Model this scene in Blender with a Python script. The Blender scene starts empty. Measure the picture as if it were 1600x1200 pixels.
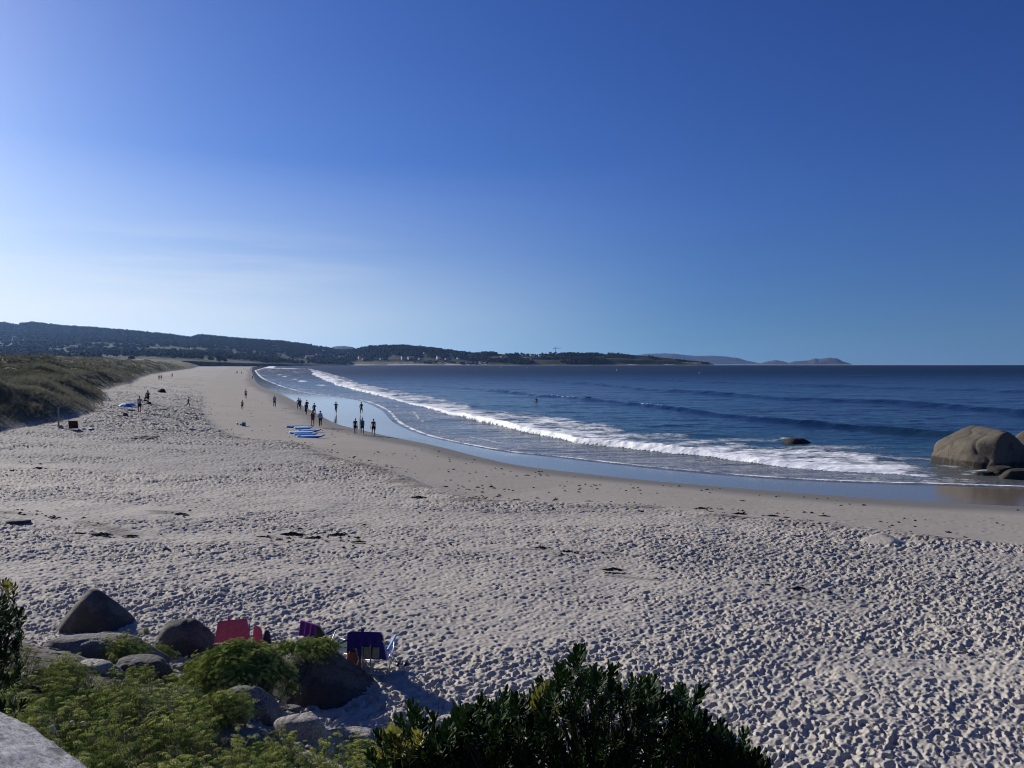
import bpy, bmesh, math, random
import numpy as np
from mathutils import Vector, Matrix, Euler

random.seed(7); RNG = np.random.default_rng(11)
SC = bpy.context.scene
R = math.radians
USE_HAZE = True

# ---------------------------------------------------------------- camera
EYE, FOC, CX, HY = 7.5, 1200.0, 800.0, 568.0
cam_d = bpy.data.cameras.new('camera'); cam = bpy.data.objects.new('camera', cam_d)
SC.collection.objects.link(cam)
cam.location = (0, 0, EYE); cam.rotation_euler = (R(90), 0, 0)
cam_d.sensor_width = 36; cam_d.lens = 27.0; cam_d.shift_y = -32 / 1600
cam_d.clip_start = 0.05; cam_d.clip_end = 60000
SC.camera = cam

# ---------------------------------------------------------------- world and sun
SUN_AZ, SUN_EL = 50.0, 22.0            # degrees left of the view direction, degrees above the horizon
S_DIR = Vector((-math.sin(R(SUN_AZ)) * math.cos(R(SUN_EL)), math.cos(R(SUN_AZ)) * math.cos(R(SUN_EL)), math.sin(R(SUN_EL))))
world = bpy.data.worlds.new('World'); SC.world = world; world.use_nodes = True
wt = world.node_tree; wt.nodes.clear()
def wn(t, **k):
    n = wt.nodes.new(t)
    for a, b in k.items(): setattr(n, a, b)
    return n
wo = wn('ShaderNodeOutputWorld'); bg = wn('ShaderNodeBackground')
sky = wn('ShaderNodeTexSky', sky_type='NISHITA', sun_disc=False)
sky.sun_elevation = R(SUN_EL); sky.sun_rotation = R(-SUN_AZ)
sky.air_density = 1.0; sky.dust_density = 0.35; sky.ozone_density = 3.0; sky.altitude = 0
tcw = wn('ShaderNodeTexCoord')
ZS, ZO, SAT = 0.80, 0.11, 1.18       # the clear maritime sky keeps its blue down to the horizon
# thin high cirrus low in the sky
mpw = wn('ShaderNodeMapping'); mpw.inputs['Scale'].default_value = (1.6, 1.6, 24.0); mpw.inputs['Rotation'].default_value = (0.03, 0.05, 0)
nzw = wn('ShaderNodeTexNoise'); nzw.inputs['Scale'].default_value = 2.2; nzw.inputs['Detail'].default_value = 7; nzw.inputs['Roughness'].default_value = 0.55
rmw = wn('ShaderNodeValToRGB'); rmw.color_ramp.elements[0].position = 0.45; rmw.color_ramp.elements[1].position = 0.72
spw = wn('ShaderNodeSeparateXYZ')
elw = wn('ShaderNodeValToRGB')      # by elevation (sin)
e = elw.color_ramp.elements; e[0].position = 0.0; e[0].color = (0.5, 0.5, 0.5, 1); e[1].position = 0.185; e[1].color = (0, 0, 0, 1)
m1 = e.new(0.125); m1.color = (1, 1, 1, 1); m1 = e.new(0.15); m1.color = (0.5, 0.5, 0.5, 1)
sdw = wn('ShaderNodeVectorMath', operation='DOT_PRODUCT'); sdw.inputs[1].default_value = S_DIR[:]
sdm = wn('ShaderNodeMapRange'); sdm.inputs[1].default_value = 0.72; sdm.inputs[2].default_value = 1.0
mu1 = wn('ShaderNodeMath', operation='MULTIPLY'); mu2 = wn('ShaderNodeMath', operation='MULTIPLY'); mu3 = wn('ShaderNodeMath', operation='MULTIPLY'); mu3.inputs[1].default_value = 0.55
L = wt.links.new
L(tcw.outputs['Generated'], mpw.inputs['Vector']); L(mpw.outputs[0], nzw.inputs['Vector']); L(nzw.outputs['Fac'], rmw.inputs[0])
L(tcw.outputs['Generated'], spw.inputs[0]); L(spw.outputs['Z'], elw.inputs[0])
L(tcw.outputs['Generated'], sdw.inputs[0]); L(sdw.outputs['Value'], sdm.inputs[0])
L(rmw.outputs[0], mu1.inputs[0]); L(elw.outputs[0], mu1.inputs[1]); L(mu1.outputs[0], mu2.inputs[0]); L(sdm.outputs[0], mu2.inputs[1]); L(mu2.outputs[0], mu3.inputs[0])
spc = wn('ShaderNodeSeparateColor'); cbc = wn('ShaderNodeCombineColor')
for i_, (g_, k_) in enumerate(((1.33, 0.76), (1.45, 0.61), (1.25, 1.05))):      # the camera's deep, contrasty blue
    pw_ = wn('ShaderNodeMath', operation='POWER'); pw_.inputs[1].default_value = g_; ml_ = wn('ShaderNodeMath', operation='MULTIPLY'); ml_.inputs[1].default_value = k_
    L(spc.outputs[i_], pw_.inputs[0]); L(pw_.outputs[0], ml_.inputs[0]); L(ml_.outputs[0], cbc.inputs[i_])
cmx = wn('ShaderNodeMix', data_type='RGBA', blend_type='MIX'); cmx.inputs[7].default_value = (14.5, 15.0, 16.0, 1)
zma = wn('ShaderNodeVectorMath', operation='MULTIPLY_ADD'); zma.inputs[1].default_value = (1, 1, ZS); zma.inputs[2].default_value = (0, 0, ZO)
L(tcw.outputs['Generated'], zma.inputs[0]); L(zma.outputs[0], sky.inputs[0])
hsv = wn('ShaderNodeHueSaturation'); hsv.inputs['Saturation'].default_value = SAT; L(sky.outputs[0], hsv.inputs['Color'])
L(hsv.outputs[0], spc.inputs[0]); L(cbc.outputs[0], cmx.inputs[6]); L(mu3.outputs[0], cmx.inputs[0])
# low air: a little duller all round, whitish towards the sun
hrp = wn('ShaderNodeMapRange'); hrp.inputs[1].default_value = 0.0; hrp.inputs[2].default_value = 0.20; L(spw.outputs['Z'], hrp.inputs[0])
hmx = wn('ShaderNodeMix', data_type='RGBA', blend_type='MIX'); hmx.inputs[6].default_value = (0.86, 0.92, 0.80, 1); hmx.inputs[7].default_value = (1, 1, 1, 1); L(hrp.outputs[0], hmx.inputs[0])
hml = wn('ShaderNodeMix', data_type='RGBA', blend_type='MULTIPLY'); hml.inputs[0].default_value = 1.0; L(cmx.outputs[2], hml.inputs[6]); L(hmx.outputs[2], hml.inputs[7])
vdm = wn('ShaderNodeMapRange'); vdm.inputs[1].default_value = 0.40; vdm.inputs[2].default_value = 0.95; L(sdw.outputs['Value'], vdm.inputs[0])
vpw = wn('ShaderNodeMath', operation='POWER'); vpw.inputs[1].default_value = 1.9; L(vdm.outputs[0], vpw.inputs[0])
ver = wn('ShaderNodeValToRGB'); ve = ver.color_ramp.elements; ve[0].position = 0.06; ve[0].color = (0.95, 0.95, 0.95, 1); ve[1].position = 0.25; ve[1].color = (0, 0, 0, 1); q_ = ve.new(0.14); q_.color = (0.33, 0.33, 0.33, 1); L(spw.outputs['Z'], ver.inputs[0])
vml = wn('ShaderNodeMath', operation='MULTIPLY'); L(vpw.outputs[0], vml.inputs[0]); L(ver.outputs[0], vml.inputs[1])
vmx = wn('ShaderNodeMix', data_type='RGBA', blend_type='MIX'); vmx.inputs[7].default_value = (13.6, 14.3, 15.2, 1); L(vml.outputs[0], vmx.inputs[0]); L(hml.outputs[2], vmx.inputs[6])
L(vmx.outputs[2], bg.inputs[0]); bg.inputs[1].default_value = 0.05
L(bg.outputs[0], wo.inputs[0])

sun_d = bpy.data.lights.new('sun', 'SUN'); sun = bpy.data.objects.new('sun', sun_d); SC.collection.objects.link(sun)
sun_d.energy = 5.0; sun_d.angle = R(0.53); sun_d.color = (1.0, 0.955, 0.87)
sun.rotation_euler = S_DIR.to_track_quat('Z', 'Y').to_euler(); sun.location = (-60, 50, 60)

vs = SC.view_settings; vs.view_transform = 'Standard'; vs.look = 'None'; vs.exposure = 0.26; vs.gamma = 1.0; vs.use_curve_mapping = False
SC.render.engine = 'CYCLES'
SC.cycles.use_denoising = True; SC.cycles.denoising_prefilter = 'ACCURATE'; SC.cycles.denoising_input_passes = 'RGB_ALBEDO_NORMAL'; SC.cycles.filter_width = 1.1
try: SC.cycles.denoiser = 'OPENIMAGEDENOISE'
except Exception: pass
SC.cycles.sample_clamp_indirect = 3.0; SC.cycles.sample_clamp_direct = 8.0; SC.cycles.adaptive_threshold = 0.006
SC.cycles.max_bounces = 5; SC.cycles.diffuse_bounces = 2; SC.cycles.glossy_bounces = 3; SC.cycles.volume_bounces = 0
SC.cycles.transparent_max_bounces = 6

# ---------------------------------------------------------------- helpers
def tag(o, label=None, cat=None, group=None, kind=None):
    if label: o['label'] = label
    if cat: o['category'] = cat
    if group: o['group'] = group
    if kind: o['kind'] = kind
    return o
def link(name, data, mat=None, parent=None, loc=None):
    o = bpy.data.objects.new(name, data); SC.collection.objects.link(o)
    if mat is not None and data is not None:
        for m in (mat if isinstance(mat, (list, tuple)) else [mat]): data.materials.append(m)
    if parent: o.parent = parent
    if loc is not None: o.location = loc
    return o
def empty(name, loc=(0, 0, 0), rz=0.0):
    o = bpy.data.objects.new(name, None); SC.collection.objects.link(o)
    o.location = loc; o.rotation_euler = (0, 0, rz); o.empty_display_size = 0.2
    return o
def smoothed(me):
    me.polygons.foreach_set('use_smooth', np.ones(len(me.polygons), bool)); return me
def grid_mesh(name, X, Y, Z, keep=None, attrs=None, smooth=True):
    nr, nc = X.shape
    idx = np.arange(nr * nc).reshape(nr, nc)
    q = np.stack([idx[:-1, :-1], idx[:-1, 1:], idx[1:, 1:], idx[1:, :-1]], -1).reshape(-1, 4)
    if keep is not None:
        k = (keep[:-1, :-1] | keep[:-1, 1:] | keep[1:, 1:] | keep[1:, :-1]).reshape(-1); q = q[k]
        used = np.zeros(nr * nc, bool); used[q.reshape(-1)] = True
        rm = np.cumsum(used) - 1; q = rm[q]
    else: used = np.ones(nr * nc, bool)
    co = np.stack([X, Y, Z], -1).reshape(-1, 3)[used].astype(np.float32)
    me = bpy.data.meshes.new(name)
    me.vertices.add(len(co)); me.vertices.foreach_set('co', co.ravel())
    me.loops.add(q.size); me.loops.foreach_set('vertex_index', q.ravel().astype(np.int32))
    me.polygons.add(len(q)); me.polygons.foreach_set('loop_start', np.arange(0, q.size, 4, dtype=np.int32))
    try: me.polygons.foreach_set('loop_total', np.full(len(q), 4, np.int32))
    except Exception: pass
    if attrs:
        for n, a in attrs.items():
            at_ = me.attributes.new(n, 'FLOAT', 'POINT'); at_.data.foreach_set('value', a.reshape(-1)[used].astype(np.float32))
    me.update(calc_edges=True)
    if smooth: smoothed(me)
    return me

class MB:
    """collects simple shapes into one mesh"""
    def __init__(s): s.v = []; s.f = []; s.m = []; s.mi = 0
    def add(s, vs_, fs_):
        b = len(s.v); s.v += [tuple(v) for v in vs_]; s.f += [tuple(b + i for i in f) for f in fs_]; s.m += [s.mi] * len(fs_)
    def box(s, c, d, M=None):
        M = M or Matrix.Identity(4); x, y, z = d[0] / 2, d[1] / 2, d[2] / 2
        p = [Vector(c) + M.to_3x3() @ Vector((i * x, j * y, k * z)) for k in (-1, 1) for j in (-1, 1) for i in (-1, 1)]
        s.add(p, [(0, 2, 3, 1), (4, 5, 7, 6), (0, 1, 5, 4), (2, 6, 7, 3), (0, 4, 6, 2), (1, 3, 7, 5)])
    def tube(s, pts, r, n=6, close=True):
        pts = [Vector(p) for p in pts]; rr = r if isinstance(r, (list, tuple)) else [r] * len(pts)
        b = len(s.v); up = Vector((0, 0, 1))
        for i, p in enumerate(pts):
            d = (pts[min(i + 1, len(pts) - 1)] - pts[max(i - 1, 0)]).normalized()
            a = d.cross(up if abs(d.z) < 0.9 else Vector((0, 1, 0))).normalized(); c = a.cross(d)
            for k in range(n):
                t = 2 * math.pi * k / n; s.v.append(tuple(p + (a * math.cos(t) + c * math.sin(t)) * rr[i]))
        fs = []
        for i in range(len(pts) - 1):
            for k in range(n):
                k2 = (k + 1) % n; fs.append((b + i * n + k, b + i * n + k2, b + (i + 1) * n + k2, b + (i + 1) * n + k))
        if close: fs.append(tuple(b + k for k in range(n))[::-1]); fs.append(tuple(b + (len(pts) - 1) * n + k for k in range(n)))
        s.f += fs; s.m += [s.mi] * len(fs)
    def blob(s, c, r, n=8, m=5, jit=0.0):
        c = Vector(c); r = Vector(r) if isinstance(r, (tuple, list, Vector)) else Vector((r, r, r))
        v = [c + Vector((0, 0, r.z))]
        for i in range(1, m):
            a = math.pi * i / m
            for k in range(n):
                t = 2 * math.pi * k / n; q = 1 + random.uniform(-jit, jit)
                v.append(c + Vector((r.x * math.sin(a) * math.cos(t), r.y * math.sin(a) * math.sin(t), r.z * math.cos(a))) * q)
        v.append(c - Vector((0, 0, r.z))); f = []
        for k in range(n): f.append((0, 1 + k, 1 + (k + 1) % n))
        for i in range(m - 2):
            for k in range(n):
                a = 1 + i * n; f.append((a + k, a + n + k, a + n + (k + 1) % n, a + (k + 1) % n))
        a = 1 + (m - 2) * n
        for k in range(n): f.append((a + k, len(v) - 1, a + (k + 1) % n))
        s.add(v, f)
    def sheet(s, P, thick=0.0):
        """P: rows of points; a draped sheet"""
        nr, nc = len(P), len(P[0]); b = len(s.v)
        s.v += [tuple(p) for r in P for p in r]; fs = []
        for i in range(nr - 1):
            for j in range(nc - 1): fs.append((b + i * nc + j, b + i * nc + j + 1, b + (i + 1) * nc + j + 1, b + (i + 1) * nc + j))
        s.f += fs; s.m += [s.mi] * len(fs)
    def mesh(s, name, smooth=False):
        me = bpy.data.meshes.new(name); me.from_pydata(s.v, [], s.f); me.polygons.foreach_set('material_index', s.m)
        me.update()
        if smooth: smoothed(me)
        return me
    def build(s, name, mat, parent=None, smooth=False, loc=None): return link(name, s.mesh(name, smooth), mat, parent, loc)

# ---------------------------------------------------------------- numpy noise
def _h(ix, iy, k):
    h = (ix.astype(np.int64) * 374761393 + iy.astype(np.int64) * 668265263 + k * 2147483647) & 0xffffffff
    h = ((h ^ (h >> 13)) * 1274126177) & 0xffffffff
    return ((h ^ (h >> 16)) & 0xffffff) / float(0xffffff)
def vnoise(x, y, k=0):
    ix = np.floor(x); iy = np.floor(y); fx = x - ix; fy = y - iy
    fx = fx * fx * fx * (fx * (fx * 6 - 15) + 10); fy = fy * fy * fy * (fy * (fy * 6 - 15) + 10)
    a = _h(ix, iy, k); b = _h(ix + 1, iy, k); c = _h(ix, iy + 1, k); d = _h(ix + 1, iy + 1, k)
    return (a + (b - a) * fx) * (1 - fy) + (c + (d - c) * fx) * fy
def fbm(x, y, o=4, k=0, g=0.5):
    s = 0; a = 1; t = 0
    for i in range(o):
        s = s + a * vnoise(x * 2 ** i + 17.3 * i, y * 2 ** i - 9.1 * i, k + i); t += a; a *= g
    return s / t - 0.5
def sstep(a, b, x):
    t = np.clip((x - a) / (b - a), 0, 1); return t * t * (3 - 2 * t)
def vnoise3(v, s, k=0):
    return (vnoise(v[:, 0] * s + 3.1 * k, v[:, 1] * s + 5.7, k) + vnoise(v[:, 1] * s + 1.3, v[:, 2] * s - 2.2 * k, k + 1) + vnoise(v[:, 2] * s + 9.9, v[:, 0] * s + k, k + 2)) / 3 - 0.5
def fbm3(v, s, o=4, k=0):
    t = 0; a = 1; n = 0
    for i in range(o): t = t + a * vnoise3(v, s * 2 ** i, k + 3 * i); n += a; a *= 0.5
    return t / n

# ---------------------------------------------------------------- materials
def newmat(name):
    m = bpy.data.materials.new(name); m.use_nodes = True; nt = m.node_tree
    return m, nt, nt.nodes['Principled BSDF']
def N(nt, t, **k):
    n = nt.nodes.new(t)
    for a, b in k.items(): setattr(n, a, b)
    return n
def noise_node(nt, scale, detail=4, rough=0.5, vec=None, mapscale=None, coord='Object'):
    n = N(nt, 'ShaderNodeTexNoise'); n.inputs['Scale'].default_value = scale; n.inputs['Detail'].default_value = detail; n.inputs['Roughness'].default_value = rough
    if vec is None:
        tc = N(nt, 'ShaderNodeTexCoord'); vec = tc.outputs[coord]
    if mapscale:
        mp = N(nt, 'ShaderNodeMapping'); mp.inputs['Scale'].default_value = mapscale; nt.links.new(vec, mp.inputs[0]); vec = mp.outputs[0]
    nt.links.new(vec, n.inputs['Vector']); return n
def ramp(nt, src, stops):
    r = N(nt, 'ShaderNodeValToRGB'); el = r.color_ramp.elements
    for i, (p, c) in enumerate(stops):
        x = el[i] if i < 2 else el.new(p)
        x.position = p; x.color = (*c, 1) if len(c) == 3 else c
    nt.links.new(src, r.inputs[0]); return r
def attr(nt, name):
    a = N(nt, 'ShaderNodeAttribute'); a.attribute_name = name; return a
def mixc(nt, fac, a, b, blend='MIX'):
    m = N(nt, 'ShaderNodeMix', data_type='RGBA', blend_type=blend)
    for s, v in ((0, fac), (6, a), (7, b)):
        if hasattr(v, 'is_output') or hasattr(v, 'links'): nt.links.new(v, m.inputs[s])
        else: m.inputs[s].default_value = v if s == 0 else (*v, 1)
    return m.outputs[2]
def math_(nt, op, a, b=None, clamp=False):
    m = N(nt, 'ShaderNodeMath', operation=op); m.use_clamp = clamp
    for i, v in enumerate((a, b)):
        if v is None: continue
        if hasattr(v, 'links'): nt.links.new(v, m.inputs[i])
        else: m.inputs[i].default_value = v
    return m.outputs[0]
def bump(nt, h, strength, dist, prev=None):
    b = N(nt, 'ShaderNodeBump'); b.inputs['Strength'].default_value = strength; b.inputs['Distance'].default_value = dist
    nt.links.new(h, b.inputs['Height'])
    if prev is not None: nt.links.new(prev, b.inputs['Normal'])
    return b.outputs[0]
def simple(name, c, rough=0.8, var=0.25, scale=8.0, bstr=0.0, bdist=0.01, c2=None, spec=0.3, metal=0.0, coord='Object'):
    m, nt, p = newmat(name)
    n = noise_node(nt, scale, 4, 0.6, coord=coord)
    a = tuple(x * (1 - var) for x in c); b = c2 or tuple(min(1, x * (1 + var)) for x in c)
    r = ramp(nt, n.outputs['Fac'], [(0.3, a), (0.7, b)])
    nt.links.new(r.outputs[0], p.inputs['Base Color']); p.inputs['Roughness'].default_value = rough
    p.inputs['Specular IOR Level'].default_value = spec; p.inputs['Metallic'].default_value = metal
    if bstr: nt.links.new(bump(nt, n.outputs['Fac'], bstr, bdist), p.inputs['Normal'])
    return m

# ---------------------------------------------------------------- the shape of the land
def PW(px, py, z): d = FOC * (EYE - z) / (py - HY); return ((px - CX) / FOC * d, d)
def catmull(P, n=6):
    P = np.array(P, float); Q = np.vstack([2 * P[0] - P[1], P, 2 * P[-1] - P[-2]]); out = []
    for i in range(1, len(Q) - 2):
        a, b, c, d = Q[i - 1], Q[i], Q[i + 1], Q[i + 2]
        for k in range(n):
            t = k / n; out.append(0.5 * ((2 * b) + (-a + c) * t + (2 * a - 5 * b + 4 * c - d) * t * t + (-a + 3 * b - 3 * c + d) * t ** 3))
    out.append(P[-1]); return np.array(out)
FARC = [(-760, 2450), (-815, 2900), (-700, 3060), (-500, 3120), (-250, 3150), (0, 3160), (300, 3250), (600, 3330), (800, 3380), (880, 3420)]
E_near = [(2300, 785), (1850, 770), (1600, 762), (1465, 757.5), (1400, 756), (1250, 750), (1125, 741), (1000, 729), (850, 712), (800, 707), (725, 694), (662, 679), (622, 660), (600, 639), (562, 625), (500, 617), (465, 611), (429, 600), (408, 590), (401, 583)]
E_LINE = catmull([PW(x, y, 0.0) for x, y in E_near], 5)
E_LINE = np.vstack([E_LINE, catmull([PW(398, 579, 0), (-480, 1500)] + FARC, 4)])
W_near = [(2300, 815), (1850, 800), (1600, 791), (1400, 781), (1275, 772), (1150, 762), (1000, 749), (825, 729), (750, 714), (700, 701), (660, 692), (604, 681), (562, 671), (529, 663), (506, 652), (470, 632), (442, 617), (420, 609), (402, 599), (396, 588), (393, 579)]
W_LINE = catmull([PW(x, y, 0.28) for x, y in W_near], 5)
W_LINE = np.vstack([W_LINE, catmull([(-500, 1480), (-790, 2450), (-840, 2920), (-700, 3085), (-250, 3180), (0, 3190), (600, 3360), (880, 3450)], 3)])
B_near = [(2300, 875), (1850, 862), (1600, 851), (1400, 831), (1275, 815), (1150, 806), (1000, 789), (875, 785), (750, 781), (690, 764), (600, 733), (520, 712), (490, 700), (460, 692), (410, 688), (365, 682), (330, 660), (318, 640), (322, 615), (330, 598), (343, 583)]
B_LINE = catmull([PW(x, y, 1.15) for x, y in B_near], 5)
B_LINE = np.vstack([B_LINE, catmull([(-540, 1470), (-830, 2450), (-880, 2950), (-700, 3110), (-250, 3205), (0, 3215), (600, 3390), (880, 3480)], 3)])
N_near = [(-500, 745), (-200, 700), (0, 675), (75, 660), (140, 646), (152, 632), (172, 620), (162, 611), (187, 603), (207, 599), (222, 590), (250, 583), (300, 576)]
N_LINE = catmull([PW(x, y, 2.4) for x, y in N_near], 4)
N_LINE = np.vstack([N_LINE, catmull([(-600, 1480), (-900, 2450), (-950, 3000), (-700, 3150), (-250, 3245), (600, 3430), (880, 3520)], 3)])
BIG = 9000.0
def seapoly(L_): return np.vstack([L_, [(BIG, 3600), (BIG, -2000), (L_[0][0] + 3000, -2000), (L_[0][0] + 3000, L_[0][1])]])
N_POLY = np.vstack([N_LINE, [(880, 9000), (-9000, 9000), (-9000, 62), (-9000, 40)]])
def inside(x, y, P):
    c = np.zeros(x.shape, bool); n = len(P); j = n - 1
    for i in range(n):
        yi, yj = P[i][1], P[j][1]
        if yi != yj:
            t = ((yi > y) != (yj > y)) & (x < (P[j][0] - P[i][0]) * (y - yi) / (yj - yi) + P[i][0]); c ^= t
        j = i
    return c
def pdist(x, y, L_):
    d = np.full(x.shape, 1e18)
    ymax = y.max() if y.size else 0
    for a, b in zip(L_[:-1], L_[1:]):
        if min(a[1], b[1]) > ymax * 2.2 + 150: continue
        ab = b - a; l = ab @ ab
        if l < 1e-9: continue
        t = np.clip(((x - a[0]) * ab[0] + (y - a[1]) * ab[1]) / l, 0, 1)
        d = np.minimum(d, (x - a[0] - t * ab[0]) ** 2 + (y - a[1] - t * ab[1]) ** 2)
    return np.sqrt(d)
E_POLY, W_POLY, B_POLY = seapoly(E_LINE), seapoly(W_LINE), seapoly(B_LINE)
def foot_y(x): return np.interp(x, [-40, -14, -8, -4, -2.6, -1.2, 0.5, 3, 8, 20, 60], [19, 17.5, 16, 13.4, 12.2, 10.8, 9.4, 8.5, 7.5, 7, 6])
def land(x, y):
    """height of the ground, and the masks dE (signed distance inland of the swash line), sB (inland of the berm), sN (into the dunes)"""
    dE = pdist(x, y, E_LINE); dE = np.where(inside(x, y, E_POLY), -dE, dE)
    dW = pdist(x, y, W_LINE); inW = inside(x, y, W_POLY)
    dB = pdist(x, y, B_LINE); inB = inside(x, y, B_POLY)
    dN = pdist(x, y, N_LINE); inN = inside(x, y, N_POLY)
    z = np.where(dE < 0, np.maximum(-6, dE * 0.05), 0.28 * dE / (dE + dW + 1e-6))
    t = dW / (dW + dB + 1e-6)
    z = np.where(~inW & inB, 0.28 + 0.87 * t, z)
    t2 = dB / (dB + dN + 1e-6); t2 = t2 ** 0.85
    z = np.where(~inB & ~inN, 1.15 + 1.25 * t2, z)
    lob = fbm(x / 22, y / 26, 3, 5)
    s = np.maximum(0, dN)
    rise = 5.2 * (1 - np.exp(-s / (11 + 14 * np.maximum(-0.4, lob)))) + 5.5 * lob * np.minimum(1, s / 12) + 3.4 * fbm((x + 0.6 * y) / 9, (y - 0.6 * x) / 16, 3, 9) * np.minimum(1, s / 5) + np.minimum(y, 1500) * 0.0042 * np.minimum(1, s / 60)
    z = np.where(inN, 2.4 + rise, z)
    # bank below the promenade
    sf = foot_y(x) - y
    slope = np.interp(x, [-6, -1.5, 1.5], [0.31, 0.34, 0.5])
    bk = np.maximum(0, sf); bk = np.where(sf > 0, bk * slope * np.minimum(1, 0.35 + bk / 2.2), 0)
    z = z + np.minimum(bk, 3.5) * (y < 22)
    return z, dE, np.where(inB, -dB, dB), np.where(inN, dN, -dN), np.where(inW, -dW, dW)
def gz(x, y): return float(land(np.array([float(x)]), np.array([float(y)]))[0][0])
_D = np.concatenate([np.arange(4, 60, 0.08), 60 * 1.006 ** np.arange(0, 700)])
def at(px, py):
    """where the line of sight through a pixel of the photograph meets the ground"""
    u = (px - CX) / FOC; z = land(u * _D, _D)[0]; ray = EYE - (py - HY) / FOC * _D
    hit = np.nonzero(z >= ray)[0]; i = hit[0] if len(hit) else len(_D) - 1
    return Vector((u * _D[i], _D[i], z[i]))
def scale_at(p): return p.y / FOC      # metres per photograph pixel at p

# ---- trodden sand: overlapping dimples with rims
def dimples(x, y, cell, k, depth, rad):
    cx = np.floor(x / cell); cy = np.floor(y / cell); h = np.zeros_like(x)
    for i in (-1, 0, 1):
        for j in (-1, 0, 1):
            gx = cx + i; gy = cy + j
            px = (gx + 0.1 + 0.8 * _h(gx, gy, k)) * cell; py = (gy + 0.1 + 0.8 * _h(gx, gy, k + 1)) * cell
            a = _h(gx, gy, k + 2) * 6.283; st = 1.0 + 1.1 * _h(gx, gy, k + 3); r = rad * (0.65 + 0.6 * _h(gx, gy, k + 4)); dp = depth * np.where(_h(gx, gy, k + 6) < 0.36, 0.0, 0.55 + 0.95 * _h(gx, gy, k + 5))
            dx = x - px; dy = y - py; ca = np.cos(a); sa = np.sin(a)
            q = np.sqrt(((dx * ca + dy * sa) / (r * st)) ** 2 + ((-dx * sa + dy * ca) / r) ** 2 + 1e-9)
            h += dp * (-np.exp(-(q ** 2.6) * 1.1) + 0.38 * np.exp(-((q - 1.3) / 0.36) ** 2))
    return h
def trodden(x, y):
    xw = x + 0.10 * fbm(x * 2.4, y * 2.4, 2, 70); yw = y + 0.10 * fbm(x * 2.4, y * 2.4, 2, 75)
    sc = np.clip(y / 30, 1.0, 1.25)
    h = dimples(xw, yw, 0.15, 21, 0.033, 0.045) + sc * dimples(xw + 7, yw + 3, 0.235, 41, 0.031, 0.066) * (0.7 + 1.1 * vnoise(x / 1.7, y / 1.7, 47)) + dimples(xw * 1.0, yw + 9, 0.10, 61, 0.012, 0.030)
    # scuffed ridges that run along the way people walk
    a_ = 0.8; xr = x * math.cos(a_) + y * math.sin(a_); yr = -x * math.sin(a_) + y * math.cos(a_)
    h += 0.022 * (1 - np.abs(fbm(xr * 1.5, yr * 5.0, 3, 83)) * 5.0)
    h += 0.03 * fbm(x * 1.1, y * 1.1, 3, 80) + 0.022 * fbm(x * 9, y * 9, 3, 90)
    return h

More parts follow.
